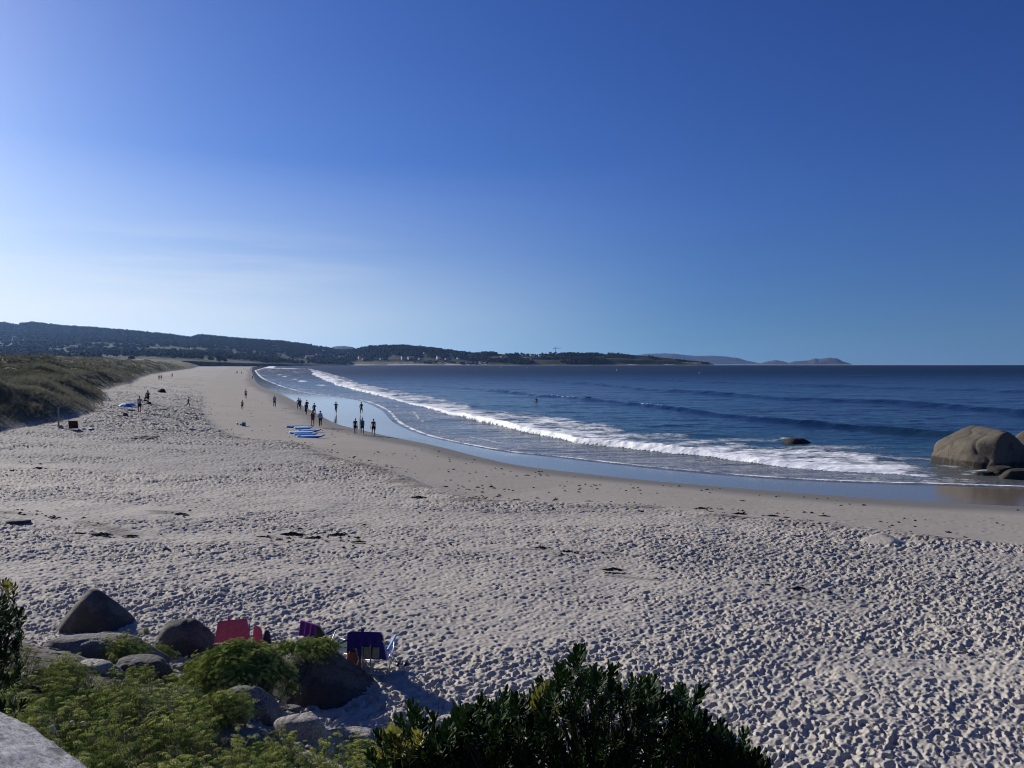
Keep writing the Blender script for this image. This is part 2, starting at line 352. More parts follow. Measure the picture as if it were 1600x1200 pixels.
# ---------------------------------------------------------------- ground material
def ground_material():
    m, nt, p = newmat('beach_sand')
    tc = N(nt, 'ShaderNodeTexCoord'); V = tc.outputs['Object']
    n1 = noise_node(nt, 0.16, 5, 0.6, V); n2 = noise_node(nt, 2.3, 5, 0.65, V); n3 = noise_node(nt, 60, 3, 0.6, V)
    dry = mixc(nt, n2.outputs['Fac'], (0.36, 0.332, 0.285), (0.54, 0.50, 0.435))
    dry = mixc(nt, math_(nt, 'MULTIPLY', n3.outputs['Fac'], 0.35), dry, (0.23, 0.195, 0.155))
    firm = mixc(nt, n1.outputs['Fac'], (0.27, 0.243, 0.208), (0.36, 0.325, 0.278))
    dry = mixc(nt, attr(nt, 'shade_grey').outputs['Fac'], dry, mixc(nt, n2.outputs['Fac'], (0.19, 0.18, 0.163), (0.36, 0.34, 0.31)))     # painted shade: greyer colour standing in for unlit sides of trodden lumps
    col = mixc(nt, attr(nt, 'dry').outputs['Fac'], firm, dry)
    damp = mixc(nt, n1.outputs['Fac'], (0.135, 0.13, 0.12), (0.19, 0.18, 0.165))
    wetn = math_(nt, 'ADD', attr(nt, 'damp').outputs['Fac'], math_(nt, 'MULTIPLY', math_(nt, 'SUBTRACT', n1.outputs['Fac'], 0.5), 0.5))
    dampf = ramp(nt, wetn, [(0.2, (0, 0, 0)), (0.75, (1, 1, 1))])
    col = mixc(nt, dampf.outputs[0], col, damp)
    wr = ramp(nt, attr(nt, 'wet').outputs['Fac'], [(0.42, (0, 0, 0)), (0.5, (1, 1, 1))])
    col = mixc(nt, wr.outputs[0], col, (0.175, 0.14, 0.105))
    # dune soil under the grass, soil of the bank
    dn = ramp(nt, n2.outputs['Fac'], [(0.3, (0.06, 0.062, 0.035)), (0.55, (0.11, 0.105, 0.065)), (0.8, (0.2, 0.175, 0.13))])
    dg = ramp(nt, math_(nt, 'ADD', attr(nt, 'dune').outputs['Fac'], math_(nt, 'MULTIPLY', math_(nt, 'SUBTRACT', n2.outputs['Fac'], 0.5), 0.8)), [(0.35, (0, 0, 0)), (0.6, (1, 1, 1))])
    col = mixc(nt, dg.outputs[0], col, dn.outputs[0])
    soil = ramp(nt, n2.outputs['Fac'], [(0.3, (0.035, 0.03, 0.022)), (0.6, (0.11, 0.09, 0.07)), (0.8, (0.25, 0.21, 0.17))])
    col = mixc(nt, attr(nt, 'soil').outputs['Fac'], col, soil.outputs[0])
    # wrack stain: darker streaks along old tide lines
    st = noise_node(nt, 0.5, 5, 0.6, V, (0.5, 2.2, 1))
    sr = ramp(nt, math_(nt, 'MULTIPLY', st.outputs['Fac'], attr(nt, 'stain').outputs['Fac']), [(0.36, (0, 0, 0)), (0.60, (1, 1, 1))])
    col = mixc(nt, math_(nt, 'MULTIPLY', sr.outputs[0], 0.8), col, (0.075, 0.06, 0.05))
    nt.links.new(col, p.inputs['Base Color'])
    rr = math_(nt, 'SUBTRACT', 0.9, math_(nt, 'MULTIPLY', wr.outputs[0], 0.80)); rr = math_(nt, 'SUBTRACT', rr, math_(nt, 'MULTIPLY', dampf.outputs[0], 0.04), True)
    nt.links.new(rr, p.inputs['Roughness'])
    nt.links.new(math_(nt, 'ADD', 0.12, math_(nt, 'MULTIPLY', wr.outputs[0], 0.13)), p.inputs['Specular IOR Level'])
    # relief: grains everywhere, trodden lumps beyond the modelled footprints
    b0 = bump(nt, n3.outputs['Fac'], 0.25, 0.004)
    vo = N(nt, 'ShaderNodeTexVoronoi', feature='SMOOTH_F1'); vo.inputs['Scale'].default_value = 3.0; vo.inputs['Smoothness'].default_value = 0.6
    wv = N(nt, 'ShaderNodeMix', data_type='VECTOR'); 
    nw = noise_node(nt, 3.0, 2, 0.5, V)
    va = N(nt, 'ShaderNodeVectorMath', operation='MULTIPLY_ADD'); va.inputs[1].default_value = (0.5, 0.5, 0)
    nt.links.new(nw.outputs['Color'], va.inputs[0]); nt.links.new(V, va.inputs[2]); nt.links.new(va.outputs[0], vo.inputs['Vector'])
    bb = N(nt, 'ShaderNodeBump'); bb.inputs['Distance'].default_value = 0.3
    nt.links.new(vo.outputs['Distance'], bb.inputs['Height']); nt.links.new(b0, bb.inputs['Normal'])
    nt.links.new(attr(nt, 'rough').outputs['Fac'], bb.inputs['Strength'])
    # ripples on firm sand
    bn = N(nt, 'ShaderNodeBump'); bn.inputs['Distance'].default_value = 0.06
    nt.links.new(n2.outputs['Fac'], bn.inputs['Height']); nt.links.new(bb.outputs[0], bn.inputs['Normal']); nt.links.new(attr(nt, 'firm').outputs['Fac'], bn.inputs['Strength'])
    nt.links.new(bn.outputs[0], p.inputs['Normal'])
    return m
SAND = ground_material()

def cols(n, a, b, wings, wn_):
    c = np.linspace(a, b, n); st = (b - a) / n
    out = [c]
    if wings[0] is not None: g = a - np.geomspace(st * 2, a - wings[0], wn_); out.insert(0, g[::-1])
    if wings[1] is not None: out.append(b + np.geomspace(st * 2, wings[1] - b, wn_))
    return np.concatenate(out)
def ground_sheet(name, U, D, fine):
    Ug, Dg = np.meshgrid(U, D); X = Ug * Dg; Y = Dg
    Z, dE, sB, sN, sW = land(X, Y)
    foot = sstep(-0.6, 1.0, sB + 1.2 * fbm(X / 2.0, Y / 2.0, 3, 33)) * (1 - sstep(-3, 3, sN))
    bank = sstep(1.6, 3.4, foot_y(X) - Y + 1.5 * fbm(X * .7, Y * .7, 3, 12)) * (Y < 22)
    # calmer strips where the trodden sand has been smoothed
    calm = 0.45 + 0.75 * sstep(-0.18, 0.14, fbm(X / 9, Y / 3.0, 4, 44))
    near = 1 - sstep(88, 96, Y)
    damp = 1 - sstep(0.0, 1.0, sW / (6.5 + 4.0 * fbm(X / 9, Y / 9, 2, 3)))
    lower = sstep(2.0, 7.0, sW) * (1 - foot)           # scattered prints on the firm sand
    big = dimples(X, Y, 0.85, 151, 0.10, 0.25) + dimples(X + 3, Y, 1.5, 161, 0.13, 0.42) + 0.10 * fbm(X / 1.2, Y / 1.2, 3, 165)
    Z = Z + foot * calm * big * 1.25 * sstep(50, 100, Y) * np.clip(1.5 - Y / 600, 0, 1)
    if fine:
        amp = foot * calm * (1 - 0.55 * bank) * (1.2 + 0.8 * sstep(28, 60, Y))
        for (x0, y0, x1, y1, w) in WRACK:
            ax, ay = x1 - x0, y1 - y0; l = math.hypot(ax, ay); t = np.clip(((X - x0) * ax + (Y - y0) * ay) / l ** 2, 0, 1); dd = np.hypot(X - x0 - t * ax, Y - y0 - t * ay)
            amp = amp * (1 - 0.55 * np.exp(-(dd / 1.1) ** 2))
        Z = Z + trodden(X, Y) * amp + 0.18 * fbm(X / 3, Y / 3, 3, 14) * foot
        Z = Z + near * lower * (0.45 * dimples(X, Y, 0.62, 15, 0.03, 0.11) + 0.02 * fbm(X * 1.5, Y * 1.5, 3, 19))
        # the scarp of loose sand at the old tide line
        Z = Z + 0.10 * np.exp(-((sB - 0.8) / 0.9) ** 2)
        Z = Z + bank * (0.10 * fbm(X * 2, Y * 2, 4, 25))
    rough = foot * calm * (sstep(45, 95, Y) if fine else 1.0) * 0.9
    firm = (1 - foot) * sstep(0.2, 6, sW) * 0.8 * sstep(30, 90, Y) * (1 - sstep(-2, 2, sN))
    wet = np.clip(0.5 - sW * 0.35, 0, 1)
    band = lambda s, w: np.exp(-(s / w) ** 2)
    dBk = sB
    stain = 0.42 * band(dBk - 0.8, 1.4) * (1 - sstep(60, 85, Y)) + 0.5 * (foot > 0.5)
    # wrack lines that cross the sand in front and to the left
    for (x0, y0, x1, y1, w) in WRACK:
        ax, ay = x1 - x0, y1 - y0; l = math.hypot(ax, ay); t = np.clip(((X - x0) * ax + (Y - y0) * ay) / l ** 2, 0, 1)
        dd = np.hypot(X - x0 - t * ax, Y - y0 - t * ay) + 0.9 * fbm(X / 1.5, Y / 1.5, 3, 51)
        stain = np.maximum(stain, 1.0 * np.exp(-(np.maximum(0, dd) / w) ** 2))
    shade_grey = sstep(34, 52, Y + 5 * fbm(X / 12, Y / 8, 4, 201)) * (1 - sstep(95, 190, Y)) * (1 - sstep(-16, 0, X + 10 * fbm(X / 10, Y / 10, 3, 203))) * 0.75 + 0.35 * sstep(0.02, 0.2, fbm(X / 14, Y / 4, 4, 205))  # shade painted into the mid-left sand colour, plus random grey streaks
    at_ = {'shade_grey': shade_grey, 'dry': foot, 'damp': damp, 'wet': wet, 'dune': sstep(-1.5, 2.5, sN), 'soil': bank, 'rough': rough, 'firm': firm, 'stain': np.clip(stain, 0, 1.2)}
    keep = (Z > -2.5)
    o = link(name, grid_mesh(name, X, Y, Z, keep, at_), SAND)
    return tag(o, kind='structure')
def wr(a, b, w): A = PW(*a, 1.6); B_ = PW(*b, 1.6); return (A[0], A[1], B_[0], B_[1], w)
WRACK = [wr((-100, 812), (60, 812), 0.5), wr((60, 812), (200, 838), 0.3), wr((200, 838), (420, 838), 0.35), wr((420, 838), (540, 842), 0.6), wr((540, 845), (960, 857), 0.28), wr((960, 890), (1330, 935), 0.22), wr((20, 735), (80, 732), 0.6), wr((220, 803), (310, 805), 0.35)]
step = 0.0031
Dn = [10.2]
while Dn[-1] < 97: Dn.append(Dn[-1] * (1.0023 if Dn[-1] < 34 else 1.0038))
Dn = np.array(Dn)
# coarse skirt for the bank under the plants and round the camera
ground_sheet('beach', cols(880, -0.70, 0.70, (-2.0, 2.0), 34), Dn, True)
Df = [95.5]
while Df[-1] < 3600: Df.append(Df[-1] * (1.0036 if Df[-1] < 300 else 1.014))
Df = np.array(Df)
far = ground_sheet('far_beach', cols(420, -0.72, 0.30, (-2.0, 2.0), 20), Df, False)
xs = np.linspace(-40, 40, 270); ys = np.linspace(-14, 10.4, 100)
X, Y = np.meshgrid(xs, ys); Z = land(X, Y)[0]; Z = Z + 0.12 * fbm(X * 2, Y * 2, 4, 25) - 0.02
one = np.ones_like(X)
tag(link('bank', grid_mesh('bank', X, Y, Z, None, {'dry': one, 'damp': 0 * X, 'wet': 0 * X, 'dune': 0 * X, 'soil': sstep(1.6, 3.4, foot_y(X) - Y), 'rough': 0.9 * one, 'firm': 0 * X, 'stain': 0 * X}), SAND), kind='structure')

# ---------------------------------------------------------------- the sea
def sea_material():
    m, nt, p = newmat('sea_water')
    tc = N(nt, 'ShaderNodeTexCoord'); V = tc.outputs['Object']
    sh = attr(nt, 'shallow').outputs['Fac']
    n0 = noise_node(nt, 0.02, 4, 0.6, V)
    deep = mixc(nt, n0.outputs['Fac'], (0.002, 0.010, 0.026), (0.004, 0.018, 0.040))
    mid = mixc(nt, n0.outputs['Fac'], (0.012, 0.045, 0.055), (0.02, 0.06, 0.07))
    c = mixc(nt, ramp(nt, sh, [(0.0, (0, 0, 0)), (0.5, (1, 1, 1))]).outputs[0], deep, mid)
    c = mixc(nt, ramp(nt, sh, [(0.55, (0, 0, 0)), (1.0, (1, 1, 1))]).outputs[0], c, (0.13, 0.13, 0.12))
    # foam
    f1 = noise_node(nt, 1.9, 9, 0.78, V, (0.55, 1.0, 1)); f2 = noise_node(nt, 5.0, 6, 0.75, V, (0.7, 1.3, 1))
    ff = math_(nt, 'ADD', math_(nt, 'MULTIPLY', f1.outputs['Fac'], 0.65), math_(nt, 'MULTIPLY', f2.outputs['Fac'], 0.35))
    thr = math_(nt, 'SUBTRACT', ff, math_(nt, 'SUBTRACT', 0.80, math_(nt, 'MULTIPLY', attr(nt, 'foam').outputs['Fac'], 0.62)))
    fm = ramp(nt, math_(nt, 'ADD', math_(nt, 'MULTIPLY', thr, 7.0), 0.5, True), [(0.0, (0, 0, 0)), (1.0, (1, 1, 1))]).outputs[0]
    c = mixc(nt, fm, c, (0.86, 0.87, 0.88))
    nt.links.new(c, p.inputs['Base Color'])
    nt.links.new(math_(nt, 'ADD', math_(nt, 'ADD', 0.15, math_(nt, 'MULTIPLY', attr(nt, 'chop').outputs['Fac'], 0.34)), math_(nt, 'MULTIPLY', fm, 0.6)), p.inputs['Roughness'])
    p.inputs['IOR'].default_value = 1.33; nt.links.new(math_(nt, 'SUBTRACT', 0.5, math_(nt, 'MULTIPLY', attr(nt, 'chop').outputs['Fac'], 0.2)), p.inputs['Specular IOR Level'])
    w1 = noise_node(nt, 0.55, 5, 0.6, V, (0.45, 1.0, 1)); w2 = noise_node(nt, 3.2, 4, 0.6, V, (0.6, 1.1, 1)); w3 = noise_node(nt, 0.09, 4, 0.55, V, (0.35, 1.0, 1))
    b = N(nt, 'ShaderNodeBump'); b.inputs['Distance'].default_value = 2.2; b.inputs['Strength'].default_value = 0.6; nt.links.new(w3.outputs['Fac'], b.inputs['Height'])
    b1 = bump(nt, w1.outputs['Fac'], 0.75, 0.42, b.outputs[0]); b2 = bump(nt, w2.outputs['Fac'], 0.6, 0.07, b1)
    b3 = bump(nt, math_(nt, 'MULTIPLY', fm, ff), 0.9, 0.12, b2)
    nt.links.new(b3, p.inputs['Normal'])
    return m
SEA = sea_material()
def curve_D(pts, z): 
    P = sorted([((x - CX) / FOC, FOC * (EYE - z) / (y - HY)) for x, y in pts]); return np.array(P).T
C1 = curve_D([(300, 573), (486, 577.5), (489, 585), (506, 593), (527, 602), (557, 610), (585, 616), (622, 625), (640, 630), (700, 645), (760, 659), (812, 671), (900, 689), (1000, 700), (1112, 711), (1225, 725), (1300, 731), (1400, 736), (1500, 744), (1600, 752)], 0.15)
CB = curve_D([(300, 572), (486, 576.5), (520, 584), (560, 597), (600, 605), (680, 619), (750, 636), (797, 645), (875, 647), (925, 657), (1000, 674), (1125, 684), (1250, 694), (1400, 709), (1500, 726), (1600, 745)], 0.15)
S2 = curve_D([(480, 583), (600, 597), (760, 607), (837, 615), (1000, 629), (1125, 644), (1225, 653), (1300, 659.5), (1400, 667), (1600, 684)], 0.55)
S3 = curve_D([(500, 577), (760, 590), (1000, 606.5), (1225, 621.5), (1400, 626.5), (1600, 642)], 0.45)
S4 = curve_D([(600, 577), (900, 590), (1200, 600), (1600, 612)], 0.3)
S5 = curve_D([(600, 573), (900, 581), (1200, 586), (1600, 592)], 0.3)
def build_sea():
    U = cols(640, -0.36, 0.70, (-0.9, 1.2), 26)
    D = [34.0]
    while D[-1] < 9800: d = D[-1]; D.append(d + min(d * d / 5760 * 0.42, 0.022 * d))
    Ug, Dg = np.meshgrid(U, np.array(D)); X = Ug * Dg; Y = Dg
    dE = pdist(X, Y, E_LINE); ins = inside(X, Y, E_POLY); dE = np.where(ins, dE, -dE)
    z = 0.02 + 0 * X; foam = np.zeros_like(X)
    jit = 1.6 * fbm(X / 6, Y / 6, 3, 5) * np.clip(Y / 100, 0.5, 4)
    def crest(C, A, wf, wb, k, amod=None, foamt=0):
        Dc = np.interp(Ug, C[0], C[1]); s = Y - Dc + jit * 0.6
        a = A * (0.75 + 0.8 * fbm(X / 13, Y / 25, 3, k)); a = a if amod is None else a * amod
        g = np.clip(Dc / 100, 0.7, 3)
        return a * np.where(s < 0, np.exp(-(s / (wf * g)) ** 2), np.exp(-(s / (wb * g)) ** 2)), s, Dc
    off = sstep(2, 14, dE)
    h2, s2, _ = crest(S2, 0.56, 1.3, 4.0, 31, sstep(-0.25, 0.05, Ug)); h3, s3, _ = crest(S3, 0.75, 2.0, 5, 32); h4, s4, _ = crest(S4, 0.7, 3, 7, 33); h5, s5, _ = crest(S5, 0.7, 4, 9, 34)
    h1, s1, D1 = crest(C1, 0.80, 0.8, 3.4, 35, 1 - 0.85 * sstep(0.46, 0.60, Ug))
    z += (h1 + h2 + h3 + h4 + h5) * off
    z += off * (0.20 * fbm(X / 2.4, Y / 1.5, 4, 60) + 0.32 * fbm(X / 10, Y / 6, 3, 65)) * np.clip(1.2 - Y / 900, 0, 1)
    # foam of the breaker between its front and the trailing edge behind it
    Db = np.interp(Ug, CB[0], CB[1]); T = np.clip((Y + jit * 0.5 - D1) / np.maximum(0.5, Db - D1), -1, 3)
    core = np.where(T < 0, 0, 0.56 + 0.5 * np.exp(-np.maximum(0, T) * 4.0)) * (T < 1.25)
    core = core * (1 - sstep(0.75, 1.25, T)); core *= 1 - 0.7 * sstep(0.47, 0.6, Ug)
    core = np.maximum(core, np.where((s1 > -0.8) & (s1 < 1.6), 1.3, 0) * (1 - sstep(0.46, 0.60, Ug + 0.08 * fbm(X / 3, Y / 3, 3, 79))))
    core *= (0.78 + 0.5 * fbm(X / 5, Y / 5, 3, 71) + 0.9 * fbm(X / 1.6, Y / 1.0, 4, 73))
    foam = np.maximum(foam, core)
    # lace left on the water around it, spent foam inshore
    lace = 0.48 * np.exp(-np.abs(Y - Db) / 14) * sstep(0.02, 0.15, fbm(X / 9, Y / 4, 4, 77) + 0.08)
    foam = np.maximum(foam, lace * (Y < 170) * (T > 0.6))
    inshore = (T < 0) * (dE > 0) * (0.34 + 0.30 * fbm(X / 4, Y / 1.6, 4, 81))
    foam = np.maximum(foam, inshore)
    # swash edge
    foam = np.maximum(foam, 0.95 * np.exp(-((dE - 0.25) / (0.14 + Y * 0.0016)) ** 2) * (0.72 + 0.9 * fbm(X / 1.4, Y / 1.4, 4, 88)))
    e2 = dE - 3.2 - 2.2 * fbm(X / 14, Y / 14, 3, 90)
    foam = np.maximum(foam, 0.55 * np.exp(-(e2 / 0.35) ** 2) * sstep(-0.05, 0.1, fbm(X / 5, Y / 5, 3, 91)))
    # surf further up the bay
    for (a, b, w, q) in ((14, 0.7, 2.0, 92), (32, 0.5, 2.6, 96)):
        e3 = dE - a - 0.22 * a * fbm(X / 60, Y / 60, 3, q)
        foam = np.maximum(foam, 1.0 * np.exp(-(e3 / w) ** 2) * sstep(0.0, 0.2, fbm(X / 18, Y / 30, 4, q + 2)) * sstep(170, 300, Y) * (0.7 + 1.5 * fbm(X / 5, Y / 7, 4, q + 5)))
    foam = np.maximum(foam, 0.9 * np.exp(-((dE - 8) / 9) ** 2) * (Y > 1400))
    # lip of swash and churned breaker
    z += 0.05 * np.exp(-((dE - 0.3) / 0.3) ** 2) + 0.55 * np.clip(foam - 0.35, 0, 1) * (fbm(X / 0.8, Y / 0.8, 4, 101) + 0.15) * off
    # spilling crest just starting on the next swell
    foam = np.maximum(foam, 0.62 * np.exp(-((s2 - 0.2) / 0.8) ** 2) * (Ug < 0.2) * sstep(0.0, 0.12, fbm(X / 5, Y / 5, 3, 107)) * sstep(-0.2, 0.0, Ug))
    for (px, py, w, hgt) in SEA_ROCKS:
        A = PW(px, py, 0); q = np.hypot((X - A[0]) / w, (Y - A[1]) / hgt) + 0.9 * fbm(X / 1.6, Y / 1.2, 4, 111); foam = np.maximum(foam, 0.50 * np.exp(-((q - 1.2) / 0.35) ** 2) * sstep(-0.15, 0.15, fbm(X / 1.3, Y / 1.3, 3, 113)))
    shallow = np.clip(1 - dE / 45, 0, 1) * np.clip(1.6 - Y / 260, 0.25, 1)
    keep = (dE > -0.6)
    o = link('sea', grid_mesh('sea', X, Y, z, keep, {'foam': foam, 'shallow': shallow, 'chop': sstep(60, 700, Y)}), SEA)
    tag(o, kind='structure')
SEA_ROCKS = [(1246, 690, 1.6, 2.6), (1530, 728, 4.4, 3.4)]
build_sea()

# ---------------------------------------------------------------- scattering of small plants (geometry nodes)
def scatter(name, pts, rots, scl, protos, parent=None, pick=None):
    me = bpy.data.meshes.new(name); me.vertices.add(len(pts)); me.vertices.foreach_set('co', np.asarray(pts, np.float32).ravel())
    a = me.attributes.new('turn', 'FLOAT_VECTOR', 'POINT'); a.data.foreach_set('vector', np.asarray(rots, np.float32).ravel())
    a = me.attributes.new('size', 'FLOAT', 'POINT'); a.data.foreach_set('value', np.asarray(scl, np.float32).ravel())
    a = me.attributes.new('pick', 'INT', 'POINT'); a.data.foreach_set('value', (RNG.integers(0, len(protos), len(pts)) if pick is None else pick).astype(np.int32))
    me.update()
    col = bpy.data.collections.new(name + '_kinds')
    for i, m in enumerate(protos):
        po = bpy.data.objects.new('%s_kind_%02d' % (name, i), m); col.objects.link(po)
    o = link(name, me, None, parent)
    g = bpy.data.node_groups.new(name, 'GeometryNodeTree')
    g.interface.new_socket('Geometry', in_out='INPUT', socket_type='NodeSocketGeometry'); g.interface.new_socket('Geometry', in_out='OUTPUT', socket_type='NodeSocketGeometry')
    gi = g.nodes.new('NodeGroupInput'); go = g.nodes.new('NodeGroupOutput'); iop = g.nodes.new('GeometryNodeInstanceOnPoints'); ci = g.nodes.new('GeometryNodeCollectionInfo')
    ci.inputs['Collection'].default_value = col; ci.inputs['Separate Children'].default_value = True; ci.inputs['Reset Children'].default_value = True
    iop.inputs['Pick Instance'].default_value = True
    def na(n, t):
        q = g.nodes.new('GeometryNodeInputNamedAttribute'); q.data_type = t; q.inputs['Name'].default_value = n; return q.outputs['Attribute']
    l = g.links.new
    l(gi.outputs[0], iop.inputs['Points']); l(ci.outputs[0], iop.inputs['Instance']); l(na('turn', 'FLOAT_VECTOR'), iop.inputs['Rotation']); l(na('size', 'FLOAT'), iop.inputs['Scale']); l(na('pick', 'INT'), iop.inputs['Instance Index'])
    l(iop.outputs[0], go.inputs[0])
    md = o.modifiers.new('scatter', 'NODES'); md.node_group = g
    return o
def zrots(n, tilt=0.12): return np.stack([RNG.normal(0, tilt, n), RNG.normal(0, tilt, n), RNG.uniform(0, 6.283, n)], 1)

# ---------------------------------------------------------------- hills beyond the beach
SKY_L = np.array([(-900, 500), (0, 506), (30, 508), (50, 505), (100, 511), (150, 514), (200, 518), (270, 525), (297, 529), (312, 525), (380, 531), (440, 535), (480, 540), (510, 545), (530, 549), (555, 548), (575, 543), (600, 542), (625, 541), (660, 544), (700, 549), (740, 554), (770, 552), (800, 554), (840, 555), (860, 553), (920, 553), (960, 553), (1000, 555), (1050, 560), (1075, 565), (1105, 568)], float)
def hz(u, D):
    px = CX + FOC * u
    S = HY - np.interp(px, SKY_L[:, 0], SKY_L[:, 1])
    Ds = np.interp(px, [300, 400, 560, 800, 1105], [1350, 1900, 3190, 3230, 3470]); Dr = np.interp(px, [0, 500, 560, 800, 1105], [4200, 4200, 3900, 3750, 3640])
    zr = S / FOC * Dr + EYE
    t = np.clip((D - Ds) / (Dr - Ds), 0, 1)
    base = np.interp(px, [300, 420, 560], [12.0, 7.0, 1.5])
    x = u * D; y = D
    cliff = sstep(0.0, 0.35, t) * np.interp(px, [700, 800, 1060, 1105], [0, 0.45, 0.6, 0.5])
    prof = np.maximum(t ** 1.6, cliff)
    z = base + np.maximum(0.5, zr - base) * prof
    z = z + (fbm(x / 260, y / 260, 4, 7) * 22 * t * (1 - t) * 1.6 + fbm(x / 40, y / 40, 4, 8) * 9 * np.interp(px, [700, 850], [0.2, 1.0]) * sstep(0, 0.1, t) * (1 - t)) * np.clip((zr - base) / 60, 0.1, 1)
    over = (D > Dr); z = np.where(over, zr - (D - Dr) * 0.25, z)
    return z
def hill_material():
    m, nt, p = newmat('wooded_hill'); tc = N(nt, 'ShaderNodeTexCoord'); V = tc.outputs['Object']
    n = noise_node(nt, 0.012, 6, 0.62, V); n2 = noise_node(nt, 0.0045, 3, 0.5, V, (0.5, 1.5, 1))
    wood = ramp(nt, n.outputs['Fac'], [(0.35, (0.018, 0.026, 0.016)), (0.6, (0.045, 0.055, 0.03)), (0.75, (0.085, 0.08, 0.05))]).outputs[0]
    fld = ramp(nt, n.outputs['Fac'], [(0.35, (0.04, 0.05, 0.025)), (0.55, (0.075, 0.075, 0.042)), (0.7, (0.12, 0.10, 0.065))]).outputs[0]
    c = mixc(nt, ramp(nt, n2.outputs['Fac'], [(0.5, (0, 0, 0)), (0.56, (1, 1, 1))]).outputs[0], wood, fld)
    ge = N(nt, 'ShaderNodeNewGeometry'); sp = N(nt, 'ShaderNodeSeparateXYZ'); nt.links.new(ge.outputs['Normal'], sp.inputs[0])
    c = mixc(nt, ramp(nt, sp.outputs['Z'], [(0.72, (1, 1, 1)), (0.86, (0, 0, 0))]).outputs[0], c, (0.11, 0.095, 0.08))
    nt.links.new(c, p.inputs['Base Color']); p.inputs['Roughness'].default_value = 0.95; p.inputs['Specular IOR Level'].default_value = 0.05
    return m
HILL = hill_material()
U = np.linspace(-1.15, 0.262, 420); Dh = np.concatenate([np.linspace(1340, 3150, 60), np.linspace(3165, 4250, 110), np.linspace(4300, 5200, 8)])
Ug, Dg = np.meshgrid(U, Dh); Zh = hz(Ug, Dg)
Zs = np.where((CX + FOC * Ug > 300) & (Dg < np.interp(CX + FOC * Ug, [300, 400, 560, 800, 1105], [1350, 1900, 3190, 3230, 3470])), -3, Zh)
tag(link('wooded_hills', grid_mesh('wooded_hills', Ug * Dg, Dg, Zs, Zs > -2.9), HILL), kind='structure')

def far_isle(name, sky, D, depth, c, label_unused=None):
    px = np.linspace(sky[0][0], sky[-1][0], 160); s = np.interp(px, [a[0] for a in sky], [a[1] for a in sky]); u = (px - CX) / FOC
    rows = np.linspace(-1, 1, 24); Ug, Rg = np.meshgrid(u, rows); H_ = (HY - s)[None, :] / FOC * D + EYE
    Z = H_ * np.clip(1 - np.abs(Rg) ** 1.6, 0, 1) * (1 + 0.12 * fbm(Ug * 90, Rg * 4, 4, 3)) - 15; Y = D + Rg * depth; X = Ug * Y
    return tag(link(name, grid_mesh(name, X, Y, Z), c), kind='structure')
ISLE = simple('island_scrub', (0.06, 0.065, 0.045), 0.95, 0.4, 0.004, c2=(0.12, 0.105, 0.085), spec=0.05)
far_isle('distant_headland', [(960, 568), (985, 556), (1010, 551.5), (1040, 550.5), (1060, 552), (1085, 554.5), (1120, 555), (1150, 557.5), (1165, 562), (1180, 565), (1192, 568)], 17500, 900, ISLE)
far_isle('distant_island', [(1182, 568), (1200, 563), (1212, 561.5), (1224, 563.5), (1232, 566), (1240, 563.5), (1262, 562), (1273, 558.5), (1280, 560), (1296, 557.5), (1308, 558.5), (1318, 564), (1326, 566), (1331, 568)], 15500, 700, ISLE)
far_isle('distant_ridge', [(490, 560), (510, 543), (522, 538.5), (535, 538), (550, 540.5), (565, 545), (580, 560)], 8600, 500, ISLE)

# ---- haze between the camera and the horizon
hb = MB(); hb.box((-400, 9990, 135.75), (24600, 20200, 304.5)); HZM = bpy.data.materials.new('sea_haze'); HZM.use_nodes = True; hn = HZM.node_tree; hn.nodes.clear()
ho = hn.nodes.new('ShaderNodeOutputMaterial'); hv = hn.nodes.new('ShaderNodeVolumePrincipled'); hv.inputs['Density'].default_value = HAZE = 0.000022; hv.inputs['Color'].default_value = (0.28, 0.50, 1.0, 1); hv.inputs['Anisotropy'].default_value = 0.55; HZM.cycles.homogeneous_volume = True
hn.links.new(hv.outputs[0], ho.inputs['Volume'])
if USE_HAZE: tag(hb.build('haze', HZM), kind='stuff')

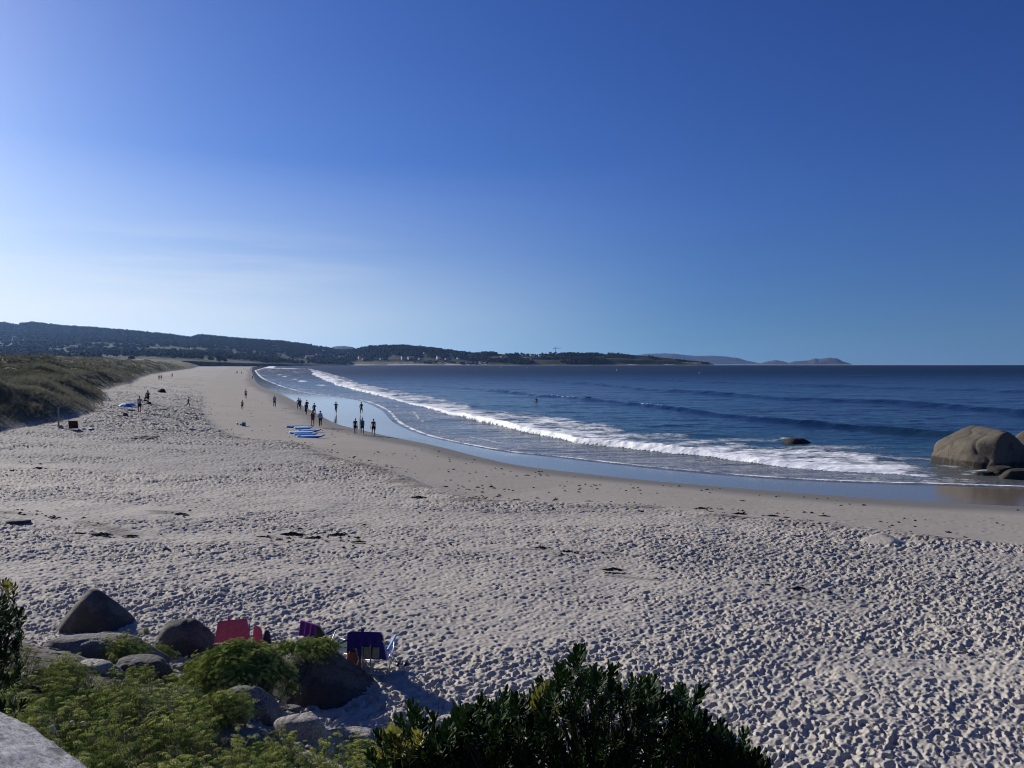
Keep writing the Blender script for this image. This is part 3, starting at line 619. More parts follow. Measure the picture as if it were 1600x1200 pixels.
# ---- woods on the hills: far off, one mass
LEAF_FAR = simple('far_foliage', (0.035, 0.048, 0.028), 0.95, 0.5, 0.02, c2=(0.06, 0.072, 0.038), spec=0.05)
def crown_proto(i):
    b = MB(); random.seed(50 + i)
    for k in range(5):
        b.blob((random.uniform(-2.2, 2.2), random.uniform(-2.2, 2.2), 4.5 + random.uniform(-1, 2.2)), (random.uniform(1.8, 3), random.uniform(1.8, 3), random.uniform(1.6, 3)), 6, 4, 0.25)
    b.tube([(0, 0, -1), (0, 0, 5)], [0.4, 0.25], 4)
    me = b.mesh('crown'); me.materials.append(LEAF_FAR); return me
FP = [crown_proto(i) for i in range(4)]
def forest():
    n = 30000; u = RNG.uniform(-0.80, 0.262, n); px = CX + FOC * u
    Ds = np.interp(px, [300, 400, 560, 800, 1105], [1350, 1900, 3190, 3230, 3470]); Dr = np.interp(px, [0, 500, 560, 800, 1105], [4200, 4200, 3900, 3750, 3640])
    t = RNG.uniform(0.03, 1.0, n) ** 0.8; D = Ds + (Dr - Ds) * t
    x = u * D; mask = fbm(x / 170, D / 120, 3, 23) + 0.33 * sstep(0.45, 0.8, t) * (px < 760) + np.where(px > 760, -0.02, 0)
    k = (mask > 0.02) & ~((px > 1000) & (t < 0.75)); 
    # trees along the skyline
    n2 = 2600; u2 = RNG.uniform(-0.80, 0.245, n2); px2 = CX + FOC * u2; Dr2 = np.interp(px2, [0, 500, 560, 800, 1105], [4200, 4200, 3900, 3750, 3640]) - RNG.uniform(0, 80, n2)
    k2 = (fbm(u2 * 60, u2 * 0 + 3, 3, 61) > np.where(px2 > 960, 0.03, -0.16)) 
    U_ = np.concatenate([u[k], u2[k2]]); D_ = np.concatenate([D[k], Dr2[k2]]); clear = np.ones(len(U_), bool)
    for hx, hy, hw in HOUSE_AT: clear &= ~((np.abs(U_ * D_ - hx) < hw * 0.5 + 9) & (D_ > hy - 170) & (D_ < hy + 12))
    U_ = U_[clear]; D_ = D_[clear]; Z_ = hz(U_, D_)
    sc = RNG.uniform(0.7, 1.5, len(U_)) * np.interp(CX + FOC * U_, [760, 1000], [1.15, 0.7])
    o = scatter('woodland', np.stack([U_ * D_, D_, Z_ - 0.5], 1), zrots(len(U_), 0.05), sc, FP); tag(o, 'dark distant woodland covering the hills behind the bay', None, None, 'stuff')

# ---- houses of the villages on the slopes
WHITEW = simple('white_render', (0.74, 0.72, 0.68), 0.85, 0.1, 0.4); TILE = simple('red_roof_tile', (0.32, 0.13, 0.08), 0.85, 0.2, 0.6); STONEW = simple('pale_stone_wall', (0.40, 0.355, 0.30), 0.9, 0.2, 0.4)
SLATE = simple('grey_roof', (0.13, 0.13, 0.14), 0.8, 0.2, 0.5); PANE = simple('window_pane', (0.03, 0.035, 0.045), 0.15, 0.1, 1, spec=0.5)
HOUSE_AT = []
def house(px, py, w, h, wall, roof, label, flat=False, rz=None):
    u = (px - CX) / FOC; D = np.concatenate([np.linspace(1400, 4180, 900)]); z = hz(u + 0 * D, D); ray = EYE - (py - HY) / FOC * D
    dsl = float(np.interp(px, [300, 400, 560, 800, 1105], [1400, 1950, 3200, 3240, 3480]))
    ok = np.nonzero((z >= ray) & (D > dsl))[0]; d = D[ok[0]] if len(ok) else dsl + 60
    s = d / FOC; W = w * s * (1.05 if w < 8 else 0.85); Hh = h * s * 0.75; Dp = W * 0.8; z0 = float(hz(np.array([u]), np.array([d]))[0]); HOUSE_AT.append((u * d, d, W))
    r = empty('house', (u * d, d, z0 - 0.5), random.uniform(0.35, 0.65) if rz is None else rz); tag(r, label, 'house', 'houses on the far side of the bay')
    b = MB(); b.box((0, 0, Hh / 2), (W, Dp, Hh)); b.build('wall', wall, r)
    b = MB()
    if flat: b.box((0, 0, Hh + 0.25), (W * 1.04, Dp * 1.04, 0.5))
    else:
        k = W * 0.53; q = Dp * 0.56; rh = Hh + Hh * 0.42
        b.add([(-k, -q, Hh), (k, -q, Hh), (k, q, Hh), (-k, q, Hh), (-k, 0, rh), (k, 0, rh)], [(0, 1, 5, 4), (3, 4, 5, 2), (0, 4, 3), (1, 2, 5), (0, 3, 2, 1)])
    b.build('roof', roof, r)
    nw_ = max(2, int(W / 4.5))
    wm = MB(); wm.box((0, -0.03, 0), (1.3, 0.12, 1.5)); wme = None
    for fl in range(2 if Hh > 6 else 1):
        for i in range(nw_):
            if wme is None: o = wm.build('window', PANE, r); wme = o.data
            else: o = link('window', wme, None, r)
            o.location = (-W / 2 + W * (i + 0.5) / nw_, -Dp / 2, Hh * (0.33 if fl == 0 and Hh > 6 else 0.5 if Hh <= 6 else 0.75))
HS = [(45, 540, 6, 5, 'w', 'above the leftmost dunes, far left of the slope'), (57, 539, 5, 4, 'w', 'second from the far left on the slope above the dunes'), (80, 540, 3, 5, 's', 'tall and narrow, between fields over the left dunes'), (124, 541, 7, 4, 'w', 'brightest over the left dunes, next to a pale field'), (131, 541.5, 4, 3, 'w', 'tucked right beside the brightest house over the dunes'),
      (190, 542, 4, 3, 'w', 'low on the slope left of the dark wood'), (208, 539.5, 5, 3.5, 'w', 'beside the upper edge of the dark wood over the dunes'), (228, 531.5, 4, 2.5, 's', 'high on the slope under the skyline dip'), (267, 538, 3, 4, 'w', 'single white block halfway up under the skyline notch'), (290, 552, 4, 3, 's', 'low over the dune tops left of the bright pair'),
      (315, 555, 4, 3, 'w', 'left one of the bright pair over the beach'), (325, 554, 3, 3, 'w', 'right one of the bright pair over the beach'), (350, 554, 8, 3, 's', 'long and low over the head of the beach'), (380, 554, 4, 4, 'w', 'white block over the head of the beach'), (406, 553, 4, 4, 'w', 'white block just right of the head of the beach'), (404, 541, 3, 2.5, 'w', 'upper slope, left of three in a row'), (428, 542, 4, 3, 'w', 'upper slope, middle of three in a row'), (443, 545, 4, 3, 'w', 'upper slope, right of three in a row'),
      (372, 543, 3, 3, 's', 'beside the reddish field on the hill'), (338, 541, 4, 2.5, 's', 'above the reddish field on the hill'), (484, 560, 14, 4.5, 's', 'long pale building at the shore under the wooded dip'), (497, 557, 6, 5, 's', 'pale block standing behind the long shore building'), (517, 561, 4, 3, 'w', 'small one right of the long shore building'), (533, 559, 5, 3, 's', 'grey one at the shore left of the white tower house'), (561.5, 561.5, 3.5, 6, 'w', 'white tower house at the shore'),
      (569, 562, 6, 3, 's', 'low one right of the white tower house'), (586, 561, 5, 3, 's', 'small one between the tower house and the large tiled house'), (597, 562, 6, 3, 's', 'beige one left of the large tiled house'), (631, 562, 9, 6, 't', 'large tiled house at the shore'), (642, 561.5, 11, 4.5, 't', 'long tiled annex right of the large tiled house'), (657, 562, 5, 3.5, 't', 'orange walled one at the end of the tiled row'), (685, 561.5, 5, 6, 'w', 'white block of two storeys at the shore'),
      (698, 562, 5, 3, 's', 'low one right of the two storey block'), (716, 561, 4, 3, 'w', 'small white one before the scrub of the point'), (733, 556, 4, 2.5, 'w', 'upper one on the first rise of the point'), (752, 553, 4, 3, 's', 'on the crest near the tree clump of the point'), (785, 559, 5, 3, 's', 'grey one below the crest of the point'), (817, 556, 3, 2, 's', 'left one of the group below the crane'), (831, 557, 6, 4, 'w', 'brightest white one left of the crane'), (843, 557, 3, 4, 'w', 'right of the brightest one, left of the crane'),
      (506, 549, 4, 3, 'w', 'in the trees above the long shore building'), (545, 553, 4, 3, 's', 'among trees above the tower house'), (612, 554, 4, 2.5, 's', 'halfway up the wooded dome'), (664, 553, 4, 3, 's', 'halfway up the right flank of the wooded dome'), (705, 555, 4, 3, 'w', 'above the two storey block'), (20, 551, 5, 3, 's', 'just over the leftmost dune crest'), (160, 549, 4, 3, 's', 'low between dark woods over the dunes'), (236, 548, 5, 2.5, 's', 'low in the fields over the middle dunes'), (455, 553, 4, 3, 's', 'among trees left of the long shore building'), (300, 545, 4, 2.5, 'w', 'mid slope left of the reddish field')]
for i, (px, py, w, h, k, txt) in enumerate(HS):
    wall = {'w': WHITEW, 's': STONEW, 't': STONEW}[k]; roof = TILE if (k == 't' or i % 3) else SLATE
    house(px, py, w, h, wall, roof, ('white house ' if k == 'w' else 'pale stone house ' if k == 's' else 'house ') + txt if len(txt.split()) < 13 else txt)

forest()

# ---- tower crane on the point
CR = simple('crane_steel', (0.10, 0.09, 0.06), 0.6, 0.2, 2)
def crane():
    u = (868 - CX) / FOC; d = 3650; z0 = float(hz(np.array([u]), np.array([d]))[0]); r = empty('tower_crane', (u * d, d, z0 - 2)); tag(r, 'thin dark tower crane standing on the crest of the point', 'crane')
    def lattice(a, b_, wd, n):
        m = MB(); a = Vector(a); b_ = Vector(b_); d_ = (b_ - a); up = Vector((0, 0, 1)) if abs(d_.normalized().z) < 0.9 else Vector((0, 1, 0)); s1 = d_.cross(up).normalized() * wd; s2 = d_.cross(s1).normalized() * wd
        cs = [s1 + s2, s1 - s2, -s1 - s2, -s1 + s2]
        for c in cs: m.tube([a + c, b_ + c], 0.35, 4)
        for i in range(n):
            p = a + d_ * (i / n); q = a + d_ * ((i + 1) / n)
            for k in range(4): m.tube([p + cs[k], q + cs[(k + 1) % 4]], 0.18, 3)
        return m
    H_ = 42
    lattice((0, 0, 0), (0, 0, H_), 0.9, 12).build('mast', CR, r); lattice((0, 0, H_), (27, 0, H_), 0.6, 10).build('jib', CR, r); lattice((0, 0, H_), (-11, 0, H_), 0.6, 4).build('counter_jib', CR, r)
    m = MB(); m.box((-9.5, 0, H_ - 1.5), (3, 1.6, 3)); m.build('counterweight', CR, r)
    m = MB(); m.tube([(0, 0, H_), (0, 0, H_ + 6)], 0.5, 4); m.tube([(0, 0, H_ + 6), (20, 0, H_ + 0.6)], 0.15, 3); m.tube([(0, 0, H_ + 6), (-10, 0, H_ + 0.6)], 0.15, 3); m.build('tower_top', CR, r)
crane()

# ---------------------------------------------------------------- grass on the dunes
def blade(b, x, y, h, lean, az, w=0.008, seg=3):
    P = []; ca, sa = math.cos(az), math.sin(az); pa, pb = -sa * w, ca * w
    for i in range(seg + 1):
        t = i / seg; q = lean * t * t; ww = 1 - 0.9 * t
        c = (x + ca * q, y + sa * q, h * t * (1 - 0.25 * lean * t)); P += [(c[0] - pa * ww, c[1] - pb * ww, c[2]), (c[0] + pa * ww, c[1] + pb * ww, c[2])]
    b.add(P, [(2 * i, 2 * i + 1, 2 * i + 3, 2 * i + 2) for i in range(seg)])
def leafmat(name, c, c2, trans=0.35, rough=0.5, spec=0.35, scale=30):
    m, nt, p = newmat(name); n = noise_node(nt, scale, 3, 0.6); oi = N(nt, 'ShaderNodeObjectInfo')
    f = math_(nt, 'ADD', math_(nt, 'MULTIPLY', n.outputs['Fac'], 0.7), math_(nt, 'MULTIPLY', oi.outputs['Random'], 0.5))
    r = ramp(nt, f, [(0.25, c), (0.85, c2)]); nt.links.new(r.outputs[0], p.inputs['Base Color']); p.inputs['Roughness'].default_value = rough; p.inputs['Specular IOR Level'].default_value = spec
    tr = N(nt, 'ShaderNodeBsdfTranslucent'); nt.links.new(r.outputs[0], tr.inputs[0]); ms = N(nt, 'ShaderNodeMixShader'); ms.inputs[0].default_value = trans
    out = nt.nodes['Material Output']; nt.links.new(p.outputs[0], ms.inputs[1]); nt.links.new(tr.outputs[0], ms.inputs[2]); nt.links.new(ms.outputs[0], out.inputs[0]); return m
G1_ = leafmat('dune_grass_green', (0.055, 0.066, 0.040), (0.115, 0.122, 0.082), 0.4, 0.7, 0.15, 1); G2_ = leafmat('dune_grass_straw', (0.11, 0.108, 0.08), (0.18, 0.175, 0.135), 0.4, 0.8, 0.15, 1); G3_ = leafmat('dune_scrub_brown', (0.06, 0.042, 0.03), (0.11, 0.08, 0.055), 0.25, 0.9, 0.1, 1)
def tuft(i, mat, n=34, h=0.75, wide=0.012):
    b = MB(); random.seed(90 + i)
    for k in range(n):
        a = random.uniform(0, 6.28); r = random.uniform(0, 0.22)
        blade(b, r * math.cos(a), r * math.sin(a), h * random.uniform(0.5, 1.1), random.uniform(0.1, 0.55), random.gauss(-0.3, 1.2), wide)
    me = b.mesh('tuft'); me.materials.append(mat); return me
TF = [tuft(0, G1_), tuft(1, G1_, 40, 0.85), tuft(2, G2_, 30, 0.7), tuft(3, G1_, 26, 0.6), tuft(4, G2_, 30, 0.95), tuft(5, G3_, 24, 0.45, 0.02)]
def dune_grass():
    n = 170000; D = np.exp(RNG.uniform(math.log(56), math.log(700), n)); u = RNG.uniform(-0.80, -0.33, n)
    k = RNG.random(n) < 1.0; D = D[k]; u = u[k]; x = u * D
    z, dE, sB, sN, sW = land(x, D)
    dens = sstep(-1.0, 3.0, sN + 3 * fbm(x / 6, D / 6, 3, 66)) * (0.55 + 1.2 * (fbm(x / 5, D / 9, 3, 67) + 0.25))
    k = RNG.random(len(x)) < dens; x, D, z = x[k], D[k], z[k]
    sc = RNG.uniform(0.35, 0.8, len(x)) * np.interp(D, [60, 120, 700], [1.0, 1.25, 2.2])
    kind = fbm(x / 13, D / 20, 3, 171) + RNG.normal(0, 0.07, len(x)); pk = np.where(kind < -0.15, 5, np.where(kind > 0.07, RNG.choice([2, 4], len(x)), RNG.choice([0, 1, 3], len(x)))); sc = sc * (1 + 1.3 * fbm(x / 3.5, D / 4, 2, 173)) * (0.45 + 0.55 * sstep(0, 5, sN[k]))
    o = scatter('dune_grass', np.stack([x, D, z - 0.05], 1), zrots(len(x), 0.15), sc, TF, pick=pk); tag(o, 'grey green marram grass growing over the dunes at the left', None, None, 'stuff')
dune_grass()

# ---------------------------------------------------------------- boulders
def rock_material(name, a, b_, lichen=(0.05, 0.05, 0.045), lf=0.5, wet=None, crack=0.35):
    m, nt, p = newmat(name); tc = N(nt, 'ShaderNodeTexCoord'); V = tc.outputs['Object']
    n = noise_node(nt, 1.6, 8, 0.65, V); n2 = noise_node(nt, 45, 4, 0.7, V); n3 = noise_node(nt, 0.9, 5, 0.6, V); n4 = noise_node(nt, 7, 7, 0.7, V)
    c = mixc(nt, n.outputs['Fac'], a, b_)
    c = mixc(nt, ramp(nt, n2.outputs['Fac'], [(0.42, (1, 1, 1)), (0.6, (0, 0, 0))]).outputs[0], c, tuple(x * 0.55 for x in a))
    c = mixc(nt, ramp(nt, n3.outputs['Fac'], [(lf, (0, 0, 0)), (lf + 0.1, (0.8, 0.8, 0.8))]).outputs[0], c, lichen)
    if wet is not None:
        sp = N(nt, 'ShaderNodeSeparateXYZ'); nt.links.new(V, sp.inputs[0])
        w = ramp(nt, math_(nt, 'ADD', math_(nt, 'MULTIPLY', math_(nt, 'SUBTRACT', wet, sp.outputs['Z']), 1.3), math_(nt, 'MULTIPLY', n.outputs['Fac'], 0.3)), [(0.1, (0, 0, 0)), (0.3, (1, 1, 1))])
        c = mixc(nt, w.outputs[0], c, (0.035, 0.03, 0.024))
    nt.links.new(c, p.inputs['Base Color']); p.inputs['Roughness'].default_value = 0.88; p.inputs['Specular IOR Level'].default_value = 0.2
    vo = N(nt, 'ShaderNodeTexVoronoi', feature='DISTANCE_TO_EDGE'); vo.inputs['Scale'].default_value = 0.8; nt.links.new(V, vo.inputs['Vector'])
    dv = N(nt, 'ShaderNodeVectorMath', operation='MULTIPLY_ADD'); dv.inputs[1].default_value = (0.9, 0.9, 0.9); nt.links.new(n.outputs['Color'], dv.inputs[0]); nt.links.new(V, dv.inputs[2]); nt.links.new(dv.outputs[0], vo.inputs['Vector'])
    ck = ramp(nt, vo.outputs['Distance'], [(0.0, (0, 0, 0)), (0.03, (1, 1, 1))])
    c = mixc(nt, ck.outputs[0], tuple(x * (1 - 1.6 * crack) for x in a), c); nt.links.new(c, p.inputs['Base Color'])
    bb = bump(nt, ck.outputs[0], crack, 0.03); bb = bump(nt, n4.outputs['Fac'], 1.0, 0.05, bb); bb = bump(nt, n2.outputs['Fac'], 0.7, 0.006, bb); bb = bump(nt, n.outputs['Fac'], 0.7, 0.12, bb)
    nt.links.new(bb, p.inputs['Normal']); return m
ROCK_D = rock_material('weathered_granite', (0.13, 0.12, 0.115), (0.21, 0.195, 0.18), (0.045, 0.045, 0.042), 0.46)
ROCK_L = rock_material('pale_granite', (0.36, 0.33, 0.30), (0.52, 0.48, 0.43), (0.15, 0.14, 0.12), 0.62)
ROCK_M = rock_material('grey_granite', (0.20, 0.19, 0.18), (0.32, 0.30, 0.275), (0.08, 0.08, 0.07), 0.52)
ROCK_S = rock_material('sea_granite', (0.12, 0.103, 0.08), (0.215, 0.185, 0.145), (0.05, 0.045, 0.038), 0.54, wet=0.55, crack=0.05)
ROCK_W = rock_material('wet_rock', (0.05, 0.045, 0.036), (0.09, 0.08, 0.06), (0.03, 0.03, 0.02), 0.5)
_ICO = {}
def ico(sub):
    if sub not in _ICO:
        bm = bmesh.new(); bmesh.ops.create_icosphere(bm, subdivisions=sub, radius=1.0)
        bm.verts.ensure_lookup_table(); _ICO[sub] = (np.array([v.co[:] for v in bm.verts]), [tuple(v.index for v in f.verts) for f in bm.faces]); bm.free()
    v, f = _ICO[sub]; return v.copy(), f
def rock(name, size, planes, label, loc, rz=0.0, mat=None, cat='rock', group=None, p=9, rough=0.05, seed=1, sub=5, layers=0.0, parent=None, sink=0.0):
    """a rounded polytope: planes are (normal, distance) in a unit frame, size scales it"""
    v, f = ico(sub); s = np.zeros(len(v))
    for n_, d in planes:
        n_ = np.array(n_, float); n_ /= np.linalg.norm(n_); s += np.maximum(0, (v @ n_) / d) ** p
    r = s ** (-1.0 / p); r = np.minimum(r, 1.8)
    w = v * r[:, None]
    w *= (1 + rough * 3.4 * fbm3(w * 1.0 + seed * 3.7, 1.3, 4, seed) + rough * 1.5 * fbm3(w + seed, 5.0, 4, seed + 4) - rough * 1.3 * np.exp(-np.abs(fbm3(w + seed * 2.1, 1.1, 3, seed + 9)) / 0.012))[:, None]
    if layers: w *= (1 + layers * (np.abs(fbm(w[:, 0] * 1.2 + seed, (w[:, 2] + 0.3 * w[:, 0]) * 7, 3, seed)) * 2 - 0.3))[:, None]
    w *= np.array(size)
    me = bpy.data.meshes.new(name); me.from_pydata(w.tolist(), [], f); smoothed(me)
    o = link(name, me, mat or ROCK_D, parent, (loc[0], loc[1], loc[2] - sink)); o.rotation_euler = (0, 0, rz)
    if label: tag(o, label, cat, group)
    return o
def rplanes(seed, n=9, flat=None, base=0.8):
    r = random.Random(seed); P = [((0, 0, -1), 0.7), ((0, 0, 1), base)]
    for i in range(n):
        a = 6.283 * (i + r.uniform(-0.3, 0.3)) / n; P.append(((math.cos(a), math.sin(a), r.uniform(-0.1, 0.75)), r.uniform(0.72, 1.0)))
    return P
def prock(px, py, wpx, hpx, label, mat, seed, planes=None, dy=0.8, sink=0.25, back=0.0, **k):
    """py is the foot of the rock in the picture, wpx and hpx its size there"""
    P = at(px, py); s = scale_at(P); W = wpx * s / 2; Hh = hpx * s
    P = P + Vector((0, 1, 0)) * (W * dy * 0.6 + back); P.x = (px - CX) / FOC * P.y; P.z = gz(P.x, P.y)
    ztop = EYE - (py - hpx - HY) / FOC * P.y
    h = max(0.1, (ztop - P.z)) / (1 + 0)
    return rock('boulder', (W, W * dy, h), planes or rplanes(seed), label, (P.x, P.y, P.z), 0, mat, seed=seed, group='granite rocks at the top of the beach', **k)
PYR = [((-0.72, -0.25, 0.60), 0.56), ((0.62, -0.1, 0.60), 0.65), ((0.1, -0.9, 0.22), 0.72), ((0.2, 0.8, 0.5), 0.6), ((0, 0, -1), 0.6), ((-0.6, 0.6, 0.5), 0.62), ((0.95, -0.1, 0.1), 0.9), ((-1, 0, 0.0), 1.0), ((0, 0, 1), 0.88)]
prock(143, 988, 140, 82, 'dark pointed boulder standing alone on the sand left of the beach chairs', ROCK_D, 3, PYR, dy=0.8, rough=0.03, p=8)
prock(143, 1030, 190, 44, 'long low grey slab lying in front of the pointed boulder', ROCK_M, 5, dy=0.55, rough=0.07, layers=0.03)
RND = [((-0.9, -0.2, 0.45), 0.78), ((0.75, -0.2, 0.5), 0.75), ((0, -0.9, 0.5), 0.72), ((0, 0.9, 0.4), 0.8), ((-0.1, -0.1, 1), 0.93), ((1, 0, 0), 1.0), ((-1, 0, 0), 1.0), ((0, 0, -1), 0.6), ((0.5, -0.75, 0.3), 0.8)]
prock(282, 1032, 112, 64, 'rounded dark boulder between the pointed boulder and the pink towel chair', ROCK_D, 7, RND, dy=0.8, rough=0.05, layers=0.02)
BIGB = [((-0.8, -0.2, 0.5), 0.8), ((0.66, -0.15, 0.74), 0.56), ((0.1, -0.86, 0.5), 0.66), ((0, 0.9, 0.4), 0.8), ((-0.05, -0.1, 1), 0.74), ((1, 0, 0.1), 1.0), ((-1, 0, 0), 1.0), ((0, 0, -1), 0.6), ((0.6, -0.7, 0.45), 0.70), ((-0.5, -0.8, 0.4), 0.74)]
prock(497, 1110, 174, 112, 'largest dark boulder on the sand in front of the beach chairs', ROCK_D, 11, BIGB, dy=0.95, rough=0.04)
prock(378, 1124, 112, 50, 'sandy grey boulder in the shade below the samphire bush', ROCK_M, 13, RND, dy=0.7, rough=0.05)
prock(412, 1134, 64, 48, 'small pointed grey stone at the foot of the largest boulder', ROCK_M, 15, PYR, dy=0.7, rough=0.05)
prock(468, 1160, 94, 50, 'pale angular stone lying in the sun below the largest boulder', ROCK_L, 17, dy=0.7, rough=0.04)
prock(455, 1117, 44, 17, 'small brown stone wedged behind the pale angular stone', ROCK_M, 37, dy=0.7, rough=0.05)
prock(545, 1170, 130, 32, 'broad pale slab half hidden by plants left of the dark shrub', ROCK_L, 19, dy=0.5, rough=0.06, layers=0.02)
prock(375, 1168, 130, 28, 'flat cracked grey slab below the small pointed stone', ROCK_M, 21, dy=0.5, rough=0.08, layers=0.03)
prock(225, 1062, 108, 42, 'dark wedge of rock rising among the samphire left of the bush', ROCK_D, 23, dy=0.6, rough=0.08, layers=0.04)
prock(148, 1052, 74, 24, 'flat sunlit slab beside the dark wedge of rock', ROCK_L, 25, dy=0.7, rough=0.05)
prock(70, 1062, 52, 26, 'small dark stone at the left among the samphire', ROCK_D, 27, dy=0.8, rough=0.07)
prock(300, 1092, 60, 20, 'low grey stone between the samphire and the bush', ROCK_M, 39, dy=0.7, rough=0.07)
prock(277, 1052, 36, 18, 'little grey stone under the rounded dark boulder', ROCK_M, 41, dy=0.7, rough=0.06)
def sand_mat():
    m, nt, p = newmat('piled_sand'); n = noise_node(nt, 6, 6, 0.6); r = ramp(nt, n.outputs['Fac'], [(0.3, (0.37, 0.335, 0.285)), (0.7, (0.47, 0.425, 0.365))]); nt.links.new(r.outputs[0], p.inputs['Base Color']); p.inputs['Roughness'].default_value = 0.95
    nt.links.new(bump(nt, n.outputs['Fac'], 0.6, 0.03), p.inputs['Normal']); return m
SANDP = sand_mat()
# left edge, further off
P = at(28, 818)
rock('boulder', (0.5, 0.35, 0.15), rplanes(31), 'low dark rock bedded in the sand near the left edge, on the tide line', P, 0.2, ROCK_D, seed=31)
# sea boulder: a lit face to the left, a shaded face to the front
DS = 55.0
def spt(px, py, D, z=None): return Vector(((px - CX) / FOC * D, D, EYE - (py - HY) / FOC * D if z is None else z))
SB = [((-0.93, -0.10, 0.20), 0.86), ((-0.42, 0.0, 0.90), 0.84), ((0.30, -0.93, 0.10), 0.60), ((-0.62, -0.62, 0.30), 0.84), ((0.05, -0.05, 1), 0.955), ((0, 1, 0.1), 0.9), ((1, 0, 0.15), 0.92), ((0, 0, -1), 0.6), ((0.62, -0.1, 0.78), 0.84), ((0.75, -0.6, 0.2), 0.85)]
c0 = spt(1540, 732, DS); 
rock('boulder', (3.05, 3.2, 3.05), SB, 'huge tan boulder standing in the shallows at the right edge, dark on its near side', (c0.x + 1.25, DS + 1.5, -0.05), 0.12, ROCK_S, seed=44, p=16, rough=0.028, sub=6)
c1 = spt(1632, 732, DS + 2); rock('boulder', (2.3, 2.4, 2.75), RND, 'second boulder behind the huge one, cut off by the right edge', (c1.x, DS + 2.5, -0.1), 0.4, ROCK_S, seed=46, p=9, rough=0.03)
for i, (px, py, w, h, dd, t) in enumerate([(1545, 741, 0.9, 0.30, -3.8, 'low wet rock at the near foot of the huge boulder, leftmost of three'), (1573, 742, 1.15, 0.62, -3.4, 'rounded wet rock at the near foot of the huge boulder, middle of three'), (1597, 752, 1.5, 0.72, -5.2, 'long wet brown rock at the right edge, nearest of three')]):
    c = spt(px, py, DS + dd); rock('wet_rock', (w, w * 0.7, h), rplanes(60 + i), t, (c.x, DS + dd + 0.5, 0.02), 0.2 * i, ROCK_W, seed=60 + i, group='wet rocks at the foot of the sea boulder')
c = PW(1246, 691, 0); rock('wet_rock', (1.45, 0.9, 0.42), RND, 'small dark rock washed by foam behind the breaking wave', (c[0], c[1], 0.0), 0.1, ROCK_W, seed=66, rough=0.05)
# sand mound at the tide line
P = at(1382, 846); rock('sand_mound', (0.72, 0.55, 0.34), [((-0.6, -0.3, 0.7), 0.5), ((0.4, -0.3, 0.9), 0.62), ((0.9, 0, 0.3), 0.85), ((0, 1, 0.4), 0.8), ((-1, 0, 0), 1), ((0, -1, 0.2), 0.85), ((0, 0, -1), 0.5)], 'smooth pale heap of dug sand near the tide line, toward the right', P, 0.3, SANDP, 'sand heap', seed=71, rough=0.03, sink=0.03)

# ---------------------------------------------------------------- granite wall of the promenade
def wall_mat():
    m, nt, p = newmat('rough_white_granite'); tc = N(nt, 'ShaderNodeTexCoord'); V = tc.outputs['Object']
    n = noise_node(nt, 34, 7, 0.75, V, (1, 1.8, 1)); n2 = noise_node(nt, 9, 7, 0.65, V, (1, 2.6, 1)); n3 = noise_node(nt, 220, 3, 0.6, V)
    c = mixc(nt, ramp(nt, n.outputs['Fac'], [(0.38, (0, 0, 0)), (0.55, (1, 1, 1))]).outputs[0], (0.26, 0.26, 0.28), (0.74, 0.74, 0.76))
    c = mixc(nt, ramp(nt, n3.outputs['Fac'], [(0.35, (1, 1, 1)), (0.45, (0, 0, 0))]).outputs[0], c, (0.12, 0.12, 0.13))
    c = mixc(nt, ramp(nt, n2.outputs['Fac'], [(0.36, (1, 1, 1)), (0.44, (0, 0, 0))]).outputs[0], c, (0.16, 0.16, 0.17))
    nt.links.new(c, p.inputs['Base Color']); p.inputs['Roughness'].default_value = 0.8
    bb = bump(nt, n2.outputs['Fac'], 1.0, 0.09); bb = bump(nt, n.outputs['Fac'], 1.0, 0.022, bb); nt.links.new(bump(nt, n3.outputs['Fac'], 0.6, 0.002, bb), p.inputs['Normal']); return m
WALLM = wall_mat()
def wall_block(name, c, size, ang, parent, seed, nx=60, ny=26, nzz=14, rr=0.05, rough=0.012):
    """rounded, roughly dressed block"""
    v, f = ico(6 if seed == 1 else 4); s = np.array(size) / 2
    k = np.max(np.abs(v), axis=1); w = v / k[:, None]          # cube
    q = w * s; q = np.sign(q) * np.maximum(0, np.abs(q) - rr) + v / np.linalg.norm(v, axis=1)[:, None] * rr
    q += (v * (rough * 2 * fbm3(q * 1.0 + seed, 6, 3, seed) + rough * 1.2 * fbm3(q + seed, 28, 4, seed + 2))[:, None])
    me = bpy.data.meshes.new(name); me.from_pydata(q.tolist(), [], f); smoothed(me)
    o = link(name, me, WALLM, parent, c); o.rotation_euler = (0, 0, ang); return o
WA = math.atan2(-0.30, 0.42)
wl = empty('stone_wall', (-1.3, 1.9, 5.3), 0); tag(wl, 'rough pale granite wall of the promenade, its rounded coping in the lower left corner', 'wall')
d_ = Vector((math.cos(WA), math.sin(WA), 0)); n_ = Vector((-math.sin(WA), math.cos(WA), 0)); c_ = Vector((-1.26, 2.04, 0)) - n_ * 0.225
for i, (t, ln) in enumerate([(-0.12, 1.15), (-1.36, 1.30), (1.12, 1.30), (-2.7, 1.35), (2.45, 1.30)]):
    wall_block('coping_stone', tuple(c_ + d_ * t + Vector((0, 0, 6.39)) - Vector((-1.3, 1.9, 5.3))), (ln, 0.56, 0.24), WA, wl, 1 + i, rr=0.07, rough=0.02 if i else 0.022)
for k in range(3):
    for i in range(7):
        wall_block('wall_stone', tuple(c_ + d_ * (-2.6 + 0.86 * i + 0.3 * (k % 2)) + Vector((0, 0, 6.11 - 0.32 * k)) - Vector((-1.3, 1.9, 5.3))), (0.84, 0.46, 0.31), WA, wl, 20 + i + 7 * k, rr=0.04, rough=0.02)
